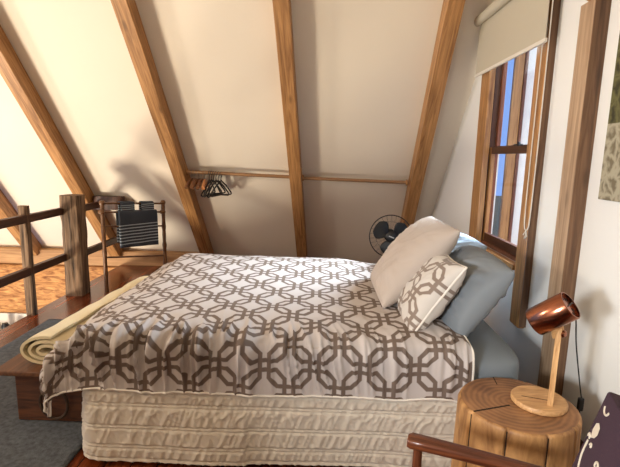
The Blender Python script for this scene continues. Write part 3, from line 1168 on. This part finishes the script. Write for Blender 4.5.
def pillow(name, label, cat, centre, X_, Z_, w, h, t, mat, seed, wr=0.012, pinch=0.07, piping=None, uvs=False, sag=0.0, rnd=0.02, group='pillows at the head of the bed'):
    """X_ = in-plane width direction, Z_ = face normal."""
    X_, Z_ = Vector(X_).normalized(), Vector(Z_).normalized()
    Y_ = Z_.cross(X_).normalized()
    Z_ = X_.cross(Y_)
    F = Matrix(((X_.x, Y_.x, Z_.x, centre[0]), (X_.y, Y_.y, Z_.y, centre[1]), (X_.z, Y_.z, Z_.z, centre[2]), (0, 0, 0, 1)))
    n = 72
    g = np.sin(np.linspace(-PI / 2, PI / 2, n))
    U, V = np.meshgrid(g, g, indexing='ij')
    rc = 1 - rnd * (U * V) ** 2
    px = w / 2 * U * (1 - pinch * (1 - V ** 2)) * rc
    py = h / 2 * V * (1 - pinch * (1 - U ** 2)) * rc
    prof = ((1 - U ** 2).clip(0) * (1 - V ** 2).clip(0)) ** 0.42
    nz = vnoise(U * 3.1 + seed, V * 3.1, seed) * 0.6 + vnoise(U * 7 + V * 3, V * 4 - U * 5, seed + 1) * 0.4
    rad = np.sqrt(U ** 2 + V ** 2)
    ang = np.arctan2(V, U)
    crease = (1 - np.abs(vnoise(np.cos(ang) * 6 + 20, np.sin(ang) * 6 + rad * 1.5 + 20, seed + 2))) ** 3 * np.clip(rad - 0.35, 0, 1)
    crease += 0.6 * (1 - np.abs(vnoise(U * 2.2 + V * 3.1 + 9, V * 1.2 - U * 1.0 + 9, seed + 3))) ** 6 - 0.3
    bm = bmesh.new()
    uvl = bm.loops.layers.uv.new('UVMap') if uvs else None
    uvg = np.stack([px, py], axis=2)
    for sgn in (1, -1):
        pz = sgn * (t / 2 * prof) + wr * nz * prof * (1 - np.maximum(U ** 2, V ** 2) ** 4) + sgn * wr * 2.4 * crease * (1 - np.maximum(U ** 2, V ** 2) ** 4) * prof
        pz = pz - sag * (U ** 2 + 0.4 * V ** 2)
        P = np.stack([px, py, pz], axis=2)
        add_grid(bm, P, uv=uvg, uvlayer=uvl)
    bmesh.ops.remove_doubles(bm, verts=bm.verts, dist=1e-5)
    bm.transform(F)
    o = tag(link(name, bm, mat, None, frame=F, smooth='all'), label, cat, group)
    if piping:
        rim = [(px[i, 0], py[i, 0], -sag * (U[i, 0] ** 2 + .4 * V[i, 0] ** 2)) for i in range(n)] + [(px[n - 1, j], py[n - 1, j], -sag * (U[n - 1, j] ** 2 + .4 * V[n - 1, j] ** 2)) for j in range(1, n)] + \
              [(px[i, n - 1], py[i, n - 1], -sag * (U[i, n - 1] ** 2 + .4 * V[i, n - 1] ** 2)) for i in range(n - 2, -1, -1)] + [(px[0, j], py[0, j], -sag * (U[0, j] ** 2 + .4 * V[0, j] ** 2)) for j in range(n - 2, 0, -1)]
        bm = bmesh.new()
        add_tube(bm, [F @ Vector(p) for p in rim[::2]], 0.006, 6, closed=True)
        link('piping', bm, piping, o, smooth=True)
    return o


def lean(deg, yaw=0):
    """Face normal of a pillow leaning back by deg from lying flat, facing the foot end; in-plane up direction."""
    a = R(deg)
    nrm = Vector((-math.sin(a), 0, math.cos(a)))
    upv = Vector((math.cos(a), 0, math.sin(a)))
    Q = Matrix.Rotation(R(yaw), 3, 'Z')
    return Q @ nrm, Q @ upv


nn, uu = lean(48.5, 0)
pillow('pillow', 'large plain sand coloured square pillow leaning at the front of the stack', 'pillow', (0.575, 2.73, 0.945), uu, nn, 0.61, 0.62, 0.25, M_SAND, 3, wr=0.010, pinch=0.035)
nn, uu = lean(56, 0)
pillow('cushion', 'patterned cream and taupe cushion with white piping at the front of the bed', 'cushion', (0.605, 2.345, 0.85), uu, nn, 0.45, 0.40, 0.20, M_CUSHF, 8, wr=0.008, pinch=0.08, piping=M_PIPING, uvs=True)
nn, uu = lean(56, -2)
pillow('pillow', 'blue grey pillow leaning on window trim, nearest to the bedside stump', 'pillow', (0.825, 2.50, 0.845), uu, nn, 0.50, 0.70, 0.28, M_BLUEGREY, 13, wr=0.016, pinch=0.03, sag=0.03, rnd=0.10)
nn, uu = lean(48, 2)
pillow('pillow', 'pale blue pillow below the window, behind the sand pillow', 'pillow', (0.90, 3.14, 0.83), uu, nn, 0.54, 0.56, 0.22, M_PALEBLUE, 19, wr=0.016, pinch=0.04, sag=0.02, rnd=0.06)

nn, uu = lean(46, 0)
pillow('pillow', 'white pillow nearly hidden behind the sand pillow, only its top corner showing', 'pillow', (0.665, 3.30, 0.90), uu, nn, 0.46, 0.44, 0.16, M_PIPING, 27, wr=0.01, pinch=0.04)

# ------------------------------------------------------------------ fan behind the bed
fc = Vector((0.69, 4.2, 0.825))
fan = thing('pedestal_fan', 'black pedestal fan standing on the floor behind the bed', 'fan', (fc.x, fc.y + 0.12, 0))
fd = Vector((-0.05, -1, 0.05)).normalized()
FF = frame_x(fc, fc + fd) @ Matrix.Rotation(PI / 2, 4, 'Y')     # local Z along fd


def FP(x, y, z):
    return FF @ Vector((x, y, z))


lathe('base_plate', [(0, 0), (0.19, 0), (0.19, 0.015), (0.05, 0.035), (0.03, 0.05), (0, 0.05)], Matrix.Translation((fc.x, fc.y + 0.12, 0)), M_BLACK, fan)
tube('pole', [(fc.x, fc.y + 0.12, 0.04), (fc.x, fc.y + 0.12, 0.80)], 0.014, M_BLACK, fan)
lathe('motor', [(0, -0.17), (0.045, -0.165), (0.06, -0.13), (0.06, -0.06), (0.03, -0.045), (0, -0.045)], FF, M_BLACK, fan)
bm = bmesh.new()
FRr = 0.20
add_tube(bm, [FP(FRr * math.cos(a), FRr * math.sin(a), 0) for a in np.linspace(0, 2 * PI, 48, endpoint=False)], 0.0055, 6, closed=True)
for rr, zz in ((0.14, 0.045), (0.14, -0.045), (0.07, 0.055), (0.075, -0.055)):
    add_tube(bm, [FP(rr * math.cos(a), rr * math.sin(a), zz) for a in np.linspace(0, 2 * PI, 40, endpoint=False)], 0.0007, 4, closed=True)
for k in range(26):
    a = 2 * PI * k / 26
    for sg in (1, -1):
        add_tube(bm, [FP(r_ * math.cos(a), r_ * math.sin(a), sg * z_) for r_, z_ in ((0.05, 0.056), (0.12, 0.05), (0.17, 0.03), (FRr, 0.0))], 0.0007, 4)
link('cage', bm, M_BLACKWIRE, fan, smooth=True)
hubc = lathe('hub_cover', [(0, 0.066), (0.04, 0.064), (0.052, 0.056), (0.05, 0.05), (0, 0.05)], FF, M_BLACK, fan)
for k in range(3):
    a0 = R(118) + k * 2 * PI / 3
    bm = bmesh.new()
    nu, nv = 10, 12
    P = np.zeros((nu, nv, 3))
    for i in range(nu):
        rr = 0.03 + 0.145 * i / (nu - 1)
        wdt = 0.50 + 0.62 * math.sin(PI * min(1, (i + 1.5) / nu) * 0.8)
        if i == nu - 1:
            wdt *= 0.55
        elif i == nu - 2:
            wdt *= 0.85
        for j in range(nv):
            s_ = (j / (nv - 1) - 0.5)
            a = a0 + s_ * wdt * 1.4
            P[i, j] = FP(rr * math.cos(a), rr * math.sin(a), 0.03 * s_ + 0.004)
    add_grid(bm, P)
    b_o = link('blade', bm, M_BLACK, fan, smooth='all')
    sm = b_o.modifiers.new('thickness', 'SOLIDIFY')
    sm.thickness = 0.003
bm = bmesh.new()
add_box(bm, (-0.026, -0.005, 0.065), (0.026, 0.005, 0.069), FF @ Matrix.Rotation(R(70), 4, 'Z'), bevel=0.0018)
link('badge', bm, M_BADGE, hubc)

# ------------------------------------------------------------------ hanging rods and hangers
off = 0.09


def on_slope_z(x, z, o=off):
    y = Y0 - (z - Z0) / math.tan(SL)
    p = Vector((x, y, z))
    return p + RN * o


rod_pts = []
for (x0, x1, z0, z1, lab, c) in ((-1.49, -0.32, 1.352, 1.318, 'slim wooden hanging rod on the left, carrying the coat hangers', 'hanging rod'),
                                 (-0.19, 0.995, 1.310, 1.285, 'slim wooden hanging rod on the right, empty, above the fan', 'hanging rod')):
    p, q = Vector((x0, 5.075 + (x0 + 1.49) * 0.02, z0)), Vector((x1, 5.075 + (x1 + 1.49) * 0.02, z1))
    t_ = thing('hanging_rod', lab, c, p, 0, 'hanging rods below the sloping ceiling')
    tube('rod', [p, q], 0.019, M_RODW, t_, seg=12, frame=frame_x(p, q))
    for e, sgn in ((p, 1), (q, -1)):
        bm = bmesh.new()
        add_lathe(bm, [(0.018, 0), (0.034, 0), (0.034, 0.014), (0.018, 0.02)], Matrix.Translation(e - Vector((0.0 if sgn > 0 else 0.0, 0, 0))) @ Matrix.Rotation(sgn * PI / 2, 4, 'Y'), 16)
        link('rod_socket', bm, M_HONEY, t_)
    rod_pts.append((p, q))


def make_hanger(name, label, mat, wire, group, hookmat):
    """A coat hanger in its own X-Z plane; hook centre at the origin."""
    t_ = thing(name, label, 'coat hanger', (0, 0, 0), 0, group)
    hk = [(0.022 * math.cos(a), 0, 0.022 * math.sin(a)) for a in np.linspace(R(-15), R(200), 14)]
    hk = hk[::-1]
    hk = [(p[0], p[1], p[2]) for p in hk]
    hk += [(0.020, 0, -0.012), (0.008, 0, -0.03), (0, 0, -0.045), (0, 0, -0.075)]
    tube('hook', hk, 0.0022 if hookmat is M_METAL else 0.004, hookmat, t_, seg=6)
    if wire:
        tri = [(0, 0, -0.075), (-0.10, 0, -0.135), (-0.195, 0, -0.215), (-0.205, 0, -0.235), (-0.19, 0, -0.243), (0, 0, -0.235), (0.19, 0, -0.243), (0.205, 0, -0.235), (0.195, 0, -0.215), (0.10, 0, -0.135)]
        bm = bmesh.new()
        add_tube(bm, tri, 0.0085, 7, closed=True)
        link('shoulders', bm, mat, t_, smooth=True)
    else:
        pts = bezier([(-0.215, 0, -0.16), (-0.12, 0.0, -0.10), (0, 0, -0.075), (0.12, 0, -0.10), (0.215, 0, -0.16)], 5)
        bm = bmesh.new()
        rr = [0.012 + 0.008 * (abs(i - 10) / 10) for i in range(len(pts))]
        add_tube(bm, pts, rr, 8)
        link('shoulders', bm, mat, t_, smooth=True)
        tube('trouser_bar', [(-0.185, 0, -0.148), (0.185, 0, -0.148)], 0.005, mat, t_, seg=8)
    return t_


P0, P1 = rod_pts[0]


def rod_at(x):
    f_ = (x - P0.x) / (P1.x - P0.x)
    return P0 + (P1 - P0) * f_


def hang(o, x, rz, roll=0):
    p = rod_at(x)
    o.matrix_basis = Matrix.Translation((p.x, p.y, p.z - 0.004)) @ Matrix.Rotation(rz, 4, 'Z') @ Matrix.Rotation(roll, 4, 'Y')


hb = make_hanger('coat_hanger', 'black plastic coat hanger on the rod, rightmost of the dark cluster', M_BLACK, True, 'black coat hangers', M_BLACK)
hang(hb, -1.105, R(68))
BLK = [(-1.135, 64, 'black plastic coat hanger on the rod, second from the right of the dark cluster'),
       (-1.165, 74, 'black plastic coat hanger on the rod, third from the right of the dark cluster'),
       (-1.19, 80, 'black plastic coat hanger on the rod, middle of the dark cluster'),
       (-1.215, 70, 'black plastic coat hanger on the rod, fifth from the right of the dark cluster'),
       (-1.24, 86, 'black plastic coat hanger on the rod, leftmost of the dark cluster')]
for x, a, lab in BLK:
    c_ = copy_tree(hb)
    c_['label'] = lab
    hang(c_, x, R(a), R(random.uniform(-4, 4)))
hw = make_hanger('coat_hanger', 'pale wooden coat hanger on the rod, just left of the black hangers', M_HANGWOOD, False, 'wooden coat hangers', M_METAL)
hang(hw, -1.285, R(98))
WDN = [(-1.325, 92, 'wooden coat hanger with steel hook, second from the black cluster'),
       (-1.36, 86, 'wooden coat hanger with steel hook, third from the black cluster'),
       (-1.40, 95, 'wooden coat hanger with steel hook, second from the rafter'),
       (-1.435, 90, 'wooden coat hanger with steel hook, nearest to the rafter')]
M_HANGDARK = wood('hanger_dark_wood', srgb(84, 50, 28), srgb(130, 84, 50), grain=60, along=8, rough=0.4)
hd = None
for x, a, lab in WDN:
    if hd is None:
        hd = make_hanger('coat_hanger', lab, M_HANGDARK, False, 'wooden coat hangers', M_METAL)
        c_ = hd
    else:
        c_ = copy_tree(hd)
        c_['label'] = lab
    hang(c_, x, R(a))

# ------------------------------------------------------------------ towel rack
LF, RF = Vector((-2.33, 4.78, 0)), Vector((-1.862, 5.35, 0))
LT, RT = Vector((-2.33, 4.78, 1.03)), Vector((-1.868, 5.35, 0.99))
rk = thing('towel_rack', 'slender cane towel rack standing between the railing and the sloping ceiling', 'towel rack', LF)


def knobbly(p, q, r0):
    n = 22
    return [tuple(Vector(p).lerp(Vector(q), i / n)) for i in range(n + 1)], [r0 * (1 + 0.22 * (1 if i % 5 == 0 else 0) + 0.06 * math.sin(i * 2.1)) for i in range(n + 1)]


for p, q in ((LF, LT), (RF, RT)):
    pts, rad = knobbly(p, q, 0.021)
    tube('post', pts, rad, M_BAMBOO, rk, seg=10, frame=frame_x(p, q))
for fz_, dz, rr, dy in ((0.975, 0.965, 0.011, 0.0), (0.885, 0.865, 0.011, -0.03), (0.73, 0.69, 0.010, 0.0), (0.395, 0.32, 0.010, 0.0)):
    p = LF.lerp(LT, fz_) + Vector((0, dy, 0))
    q = RF.lerp(RT, dz) + Vector((0, dy, 0))
    tube('rail', [p, q], rr, M_BAMBOO, rk, seg=8, frame=frame_x(p, q))
for e in (LT, RT):
    lathe('finial', [(0, -0.03), (0.026, -0.024), (0.033, 0), (0.02, 0.024), (0, 0.03)], Matrix.Translation(e - Vector((0, 0, 0.02))), M_BAMBOO, rk, seg=14)
for e, fz_ in ((LF.lerp(LT, 0.885), 0), (RF.lerp(RT, 0.865), 0)):
    lathe('knot', [(0, -0.03), (0.028, -0.02), (0.036, 0), (0.026, 0.022), (0, 0.03)], Matrix.Translation(e + Vector((0, -0.02, 0))), M_BAMBOO, rk, seg=14)


def towel(name, label, f0, f1, railf, dy, front, back, mat, seed, cat='towel'):
    """Towel folded over a rail between fractions f0..f1; hangs front/back metres."""
    A_ = LF.lerp(LT, railf) + Vector((0, dy, 0))
    B_ = RF.lerp(RT, railf) + Vector((0, dy, 0))
    p, q = A_.lerp(B_, f0), A_.lerp(B_, f1)
    dirv = (q - p).normalized()
    side = Vector((dirv.y, -dirv.x, 0)).normalized()      # towards the camera side (+X, -Y)
    rr = 0.018
    prof = [(rr + 0.012, -front * (1 - k / 14)) for k in range(14)] + [(rr * math.cos(a) + 0.008 * math.cos(a), rr * math.sin(a) + 0.004) for a in np.linspace(0, PI, 9)] + [(-rr - 0.008, -back * k / 8) for k in range(1, 9)]
    prof = np.array(prof)
    nu = 24
    P = np.zeros((nu, len(prof), 3))
    for i in range(nu):
        c = p.lerp(q, i / (nu - 1))
        for j, (s_, z_) in enumerate(prof):
            wv = 0.006 * math.sin(i * 0.55 + seed) * min(1, abs(z_) * 3)
            pt = c + side * (s_ + wv) + Vector((0, 0, z_))
            P[i, j] = pt
    bm = bmesh.new()
    add_grid(bm, P)
    o = tag(link(name, bm, mat, smooth='all'), label, cat, 'towels on the rack')
    so = o.modifiers.new('thickness', 'SOLIDIFY')
    so.thickness = 0.010
    so.offset = 0
    return o


towel('bath_towel', 'large charcoal towel with pale stripes over the front rail of the rack', 0.24, 0.88, 0.872, -0.03, 0.39, 0.34, M_TOWEL_L, 1)
towel('hand_towel', 'small charcoal striped hand towel on the top rail, on the left', 0.26, 0.48, 0.97, 0.0, 0.125, 0.14, M_TOWEL_S, 2)
towel('hand_towel', 'small charcoal striped hand towel on the top rail, on the right', 0.60, 0.81, 0.97, 0.0, 0.125, 0.14, M_TOWEL_S, 3)

# ------------------------------------------------------------------ stump bedside table
sc_ = Vector((0.885, 1.815, 0))
SR, SH = 0.238, 0.52
st = thing('stump_table', 'thick polished tree stump used as a bedside table', 'bedside table', sc_)
bm = bmesh.new()
nt_, nz_ = 180, 24
t = np.linspace(0, 2 * PI, nt_, endpoint=False)
zz = np.concatenate([np.linspace(0.001, SH - 0.012, nz_ - 3), [SH - 0.006, SH - 0.002, SH]])
T_, Z_ = np.meshgrid(t, zz, indexing='ij')
cosT, sinT = np.cos(T_), np.sin(T_)
rr = SR * (1 + 0.035 * vnoise(cosT * 1.3 + 5, sinT * 1.3 + 5, 71) + 0.010 * vnoise(cosT * 4 + 9, sinT * 4 + 9, 72)) * (1 + 0.03 * (1 - Z_ / SH))
inset = np.zeros_like(Z_)
inset[:, -1] = 0.012
inset[:, -2] = 0.006
inset[:, -3] = 0.002
rr = rr - inset
crack_angles = [(R(-160), 0.02), (R(-122), 0.013), (R(-86), 0.008), (R(-52), 0.013), (R(-12), 0.01), (R(60), 0.012)]
for ca, wd in crack_angles:
    dlt = np.abs((T_ - ca + PI) % (2 * PI) - PI)
    rr = rr - 0.008 * np.clip(1 - dlt / (wd * 1.6), 0, 1)
P = np.stack([sc_.x + rr * cosT * 1.03, sc_.y + rr * sinT, Z_], axis=2)
V_ = add_grid(bm, P, wrap_u=True)
bm.faces.new([V_[i][0] for i in range(nt_)][::-1])
sbody = link('trunk', bm, M_STUMP, st, smooth=True)
# separate polished top with radial cracks
bm = bmesh.new()
V_ = [bm.verts.new(P[i, -1]) for i in range(nt_)]
bm.faces.new(V_)
bmesh.ops.translate(bm, verts=bm.verts, vec=(0, 0, 0.0))
link('polished_top', bm, M_STUMPTOP, st, frame=Matrix.Translation((sc_.x - 0.02, sc_.y + 0.01, SH - 0.9)))
for ca, wd, l0 in ((R(-160), 0.004, 0.05), (R(95), 0.002, 0.16)):
    p = sc_ + Vector((math.cos(ca) * SR * 0.97, math.sin(ca) * SR * 0.97, SH))
    q = sc_ + Vector((math.cos(ca + .1) * l0, math.sin(ca + .1) * l0, SH))
    bm = bmesh.new()
    add_beam(bm, p, q, wd * 2, 0.002, bevel=0)
    link('top_crack', bm, M_CRACK, st)
for ca, wd in crack_angles[:5]:
    i = int(round((ca % (2 * PI)) / (2 * PI) * nt_)) % nt_
    o_ = Vector((math.cos(ca), math.sin(ca), 0))
    t_ = Vector((-math.sin(ca), math.cos(ca), 0))
    pts = [Vector(P[i, k]) + o_ * 0.0035 for k in range(0, nz_ - 3) if P[i, k, 2] >= SH * (0.0 if wd > .01 else 0.45)]
    bm = bmesh.new()
    hw_ = 0.0016 if wd < .012 else 0.0026
    L_ = [bm.verts.new(p - t_ * hw_ * (0.5 + 0.5 * k / len(pts))) for k, p in enumerate(pts)]
    R_ = [bm.verts.new(p + t_ * hw_ * (0.5 + 0.5 * k / len(pts))) for k, p in enumerate(pts)]
    B_ = [bm.verts.new(p - o_ * 0.006) for p in pts]
    for k in range(len(pts) - 1):
        bm.faces.new((L_[k], R_[k], R_[k + 1], L_[k + 1]))
        bm.faces.new((R_[k], B_[k], B_[k + 1], R_[k + 1]))
        bm.faces.new((B_[k], L_[k], L_[k + 1], B_[k + 1]))
    link('side_crack', bm, M_CRACK, st)

# ------------------------------------------------------------------ copper lamp on the stump
lb = Vector((0.975, 1.820, SH))
lamp = thing('table_lamp', 'wooden table lamp with a tilted copper shade standing on the tree stump', 'lamp', lb)
lbase = lathe('base', [(0, 0.001), (0.108, 0.001), (0.112, 0.005), (0.112, 0.019), (0.108, 0.024), (0, 0.024)], Matrix.Translation(lb), M_LAMPW, lamp, seg=48, frame=Matrix.Translation(lb))
up_ = (1.0, -0.3, 0)
pb, ptop = Vector((1.000, 1.775, SH + 0.02)), Vector((1.000, 1.775, 0.885))
beam('stem', pb, ptop, 0.042, 0.022, M_LAMPW, lamp, up=(0.9, -0.5, 0), bevel=0.002)
bm = bmesh.new()
add_beam(bm, lb + Vector((-0.07, 0.012, 0.0245)), lb + Vector((0.03, -0.02, 0.0245)), 0.003, 0.001, bevel=0)
link('base_slot', bm, M_CRACK, lbase)
# shade axis from open low front end up to the closed back
sa, sb = Vector((0.905, 1.790, 0.897)), Vector((0.998, 1.712, 1.000))
ax = (sb - sa).normalized()
Fz = frame_x(sa, sb) @ Matrix.Rotation(PI / 2, 4, 'Y')
Ls = (sb - sa).length
lathe('shade', [(0.056, 0.0), (0.058, 0.003), (0.058, Ls - 0.003), (0.056, Ls), (0.053, Ls), (0.053, 0.0), (0.056, 0.0)], Fz, M_COPPER, lamp, seg=40)
bplate = lathe('back_plate', [(0, Ls - 0.016), (0.053, Ls - 0.016), (0.053, Ls - 0.012), (0, Ls - 0.012)], Fz, M_COPPER, lamp, seg=40)
bm = bmesh.new()
for k in range(8):
    a = 2 * PI * k / 8
    add_lathe(bm, [(0, Ls - 0.0115), (0.007, Ls - 0.0115), (0.007, Ls - 0.0105), (0, Ls - 0.0105)], Fz @ Matrix.Translation((0.034 * math.cos(a), 0.034 * math.sin(a), 0)), 10)
link('vent_holes', bm, M_CRACK, bplate)
lathe('bulb', [(0, 0.03), (0.02, 0.034), (0.028, 0.05), (0.022, 0.075), (0.014, 0.09), (0.014, Ls - 0.017), (0, Ls - 0.017)], Fz, M_BADGE, lamp, seg=20)
bm = bmesh.new()
br0 = Vector((1.000, 1.775, 0.845))
add_beam(bm, br0, Vector((0.972, 1.752, 0.912)), 0.014, 0.05, up=(1, 0, 0.4), bevel=0.003)
brk = link('bracket', bm, M_LAMPW, lamp)
kd = Vector((0.5, -0.86, 0)).normalized()
kc = Vector((1.000, 1.775, 0.862)) + kd * 0.016
lathe('wing_knob', [(0, 0), (0.014, 0), (0.016, 0.006), (0.012, 0.012), (0, 0.014)], frame_x(kc, kc + kd) @ Matrix.Rotation(PI / 2, 4, 'Y'), M_COPPER, brk, seg=16)
cd = bezier([tuple(sb - ax * 0.012 + Vector((0, 0, 0.0))), (1.035, 1.76, 0.99), (1.065, 1.78, 0.92), (1.11, 1.83, 0.79), (1.185, 1.90, 0.60), (1.225, 1.93, 0.49)], 8)
tube('cord', cd, 0.003, M_BLACK, lamp, seg=6)
bm = bmesh.new()
add_box(bm, (-0.013, -0.009, -0.065), (0.013, 0.009, 0.0), Matrix.Translation((1.225, 1.93, 0.49)), bevel=0.006)
cs = link('cord_switch', bm, M_BLACK, lamp)
tube('cord', bezier([(1.225, 1.93, 0.427), (1.23, 1.94, 0.36), (1.235, 1.98, 0.2), (1.24, 2.02, 0.006), (1.30, 2.10, 0.005)], 8), 0.003, M_BLACK, lamp, seg=6)

# ------------------------------------------------------------------ armchair in the near right corner
fwd = Vector((-0.944, 0.33, 0)).normalized()
sid = Vector((0.33, 0.944, 0)).normalized()
armF = Vector((0.325, 1.40, 0))         # front tip of the far arm, on the floor plan
ac = thing('armchair', 'mahogany armchair with plum floral upholstery in the near right corner', 'armchair', armF - fwd * 0.3 - sid * 0.27)


def cp(a, s, z):
    """a metres behind the arm tip, s metres towards the far arm (0 = far arm line)."""
    return armF - fwd * a + sid * s + Vector((0, 0, z))


for s in (0.0, -0.56):
    bm = bmesh.new()
    path = [(0.0, 0.605, 0.016), (0.012, 0.607, 0.019), (0.06, 0.607, 0.019), (0.2, 0.604, 0.018), (0.4, 0.596, 0.017), (0.58, 0.59, 0.017), (0.66, 0.588, 0.016)]
    rings = []
    for a, z, hh in path:
        wv = 0.030 - 0.008 * (a < 0.01) - 0.006 * math.sin(PI * min(a / 0.6, 1))
        c = cp(a, s, z)
        rg = []
        for k in range(16):
            th_ = 2 * PI * k / 16
            rg.append(bm.verts.new(c + sid * wv * sp_(np.array(math.cos(th_)), .5).item() + Vector((0, 0, hh * sp_(np.array(math.sin(th_)), .6).item()))))
        rings.append(rg)
    for r1, r2 in zip(rings, rings[1:]):
        for k in range(16):
            bm.faces.new((r1[k], r1[(k + 1) % 16], r2[(k + 1) % 16], r2[k]))
    bm.faces.new(rings[0][::-1])
    bm.faces.new(rings[-1])
    link('arm', bm, M_CHAIR, ac, frame=frame_x(cp(0, s, 0.6), cp(0.6, s, 0.6)), smooth=True)
    tube('front_leg', [cp(0.035, s, z) for z in (0.001, 0.1, 0.36, 0.40, 0.50, 0.588)], [0.013, 0.016, 0.021, 0.022, 0.016, 0.015], M_CHAIR, ac, frame=frame_x(cp(0.035, s, 0), cp(0.035, s, 1)))
    beam('back_leg', cp(0.66, s, 0.001), cp(0.60, s, 0.42), 0.035, 0.04, M_CHAIR, ac, up=fwd)
    beam('back_post', cp(0.60, s, 0.42), cp(0.72, s, 0.86), 0.035, 0.04, M_CHAIR, ac, up=fwd)
    beam('side_rail', cp(0.05, s, 0.33), cp(0.60, s, 0.33), 0.025, 0.06, M_CHAIR, ac)
beam('front_rail', cp(0.035, 0, 0.33), cp(0.035, -0.56, 0.33), 0.025, 0.06, M_CHAIR, ac)
FS = frame_x(cp(0.0, -0.54, 0.355), cp(0.60, -0.54, 0.355))


def cushion_mesh(bm, lo, hi, M, e=0.25, n=40, m=24):
    t = np.linspace(0, 2 * PI, n, endpoint=False)
    ph = np.linspace(-PI / 2, PI / 2, m)
    T_, PH = np.meshgrid(t, ph, indexing='ij')
    c = [(a + b) / 2 for a, b in zip(lo, hi)]
    h = [(b - a) / 2 for a, b in zip(lo, hi)]
    P = np.stack([c[0] + h[0] * sp_(np.cos(T_), e) * sp_(np.cos(PH), .35), c[1] + h[1] * sp_(np.sin(T_), e) * sp_(np.cos(PH), .35), c[2] + h[2] * sp_(np.sin(PH), .5)], axis=2)
    Mn = np.array(M)
    P = P @ Mn[:3, :3].T + Mn[:3, 3]
    add_grid(bm, P, wrap_u=True)
    bmesh.ops.remove_doubles(bm, verts=bm.verts, dist=1e-5)


bm = bmesh.new()
a0_ = cp(0.03, -0.53, 0.36)
Mseat = Matrix(((-fwd.x, sid.x, 0, a0_.x), (-fwd.y, sid.y, 0, a0_.y), (0, 0, 1, a0_.z), (0, 0, 0, 1)))
cushion_mesh(bm, (0, 0, 0), (0.56, 0.50, 0.10), Mseat)
link('seat_cushion', bm, M_PURPLE, ac, smooth='all')
# padded back: local x across the chair (far to near), y up the back, z out of its face
tilt = R(14)
upb = (Vector((0, 0, math.cos(tilt))) - fwd * math.sin(tilt)).normalized()
nb = (fwd * math.cos(tilt) + Vector((0, 0, math.sin(tilt)))).normalized()
o0 = cp(0.468, -0.035, 0.49)
Mb = Matrix(((-sid.x, upb.x, nb.x, o0.x), (-sid.y, upb.y, nb.y, o0.y), (-sid.z, upb.z, nb.z, o0.z), (0, 0, 0, 1)))
bm = bmesh.new()
add_box(bm, (0.0, 0.0, -0.035), (0.49, 0.44, 0.035), Mb, bevel=0.010)


def scroll(pts, rad):
    add_tube(bm, [Mb @ Vector((x, y, 0.0355)) for x, y in pts], rad, 6, mat=1)


def spiral(cx, cy, r0, r1, a0, a1, n=18):
    return [(cx + (r0 + (r1 - r0) * k / n) * math.cos(a0 + (a1 - a0) * k / n), cy + (r0 + (r1 - r0) * k / n) * math.sin(a0 + (a1 - a0) * k / n)) for k in range(n + 1)]


def motif(dx, dy, s=1.0):
    tr = lambda pts: [(0.012 + dx + x * s, dy + y * s) for x, y in pts]
    scroll(tr(bezier([(0.02, 0.205), (0.022, 0.16), (0.04, 0.125), (0.075, 0.11), (0.11, 0.125), (0.135, 0.165), (0.14, 0.19)], 5)), 0.0032)
    scroll(tr(spiral(0.126, 0.195, 0.015, 0.004, 0.0, 4.6)), 0.0032)
    scroll(tr(spiral(0.012, 0.215, 0.010, 0.003, -0.5, 4.4)), 0.0028)
    scroll(tr(spiral(0.05, 0.205, 0.008, 0.003, 3.5, -1.5)), 0.0028)
    scroll(tr(spiral(0.045, 0.325, 0.022, 0.018, 3.4, 6.0)), 0.003)
    # a leaf shape
    lf = [(0.028, 0.218), (0.018, 0.238), (0.022, 0.262), (0.038, 0.272), (0.056, 0.266), (0.060, 0.246), (0.05, 0.23)]
    vs_ = [bm.verts.new(Mb @ Vector((0.012 + dx + x * s, dy + y * s, 0.0365))) for x, y in lf]
    f_ = bm.faces.new(vs_)
    f_.material_index = 1


motif(0.0, 0.085)
motif(0.17, -0.01)
motif(0.30, 0.10)
scroll(bezier([(0.06, 0.04), (0.11, 0.06), (0.15, 0.09), (0.20, 0.09)], 5), 0.004)
link('padded_back', bm, [M_PURPLE, M_SCROLL], ac, smooth=True)
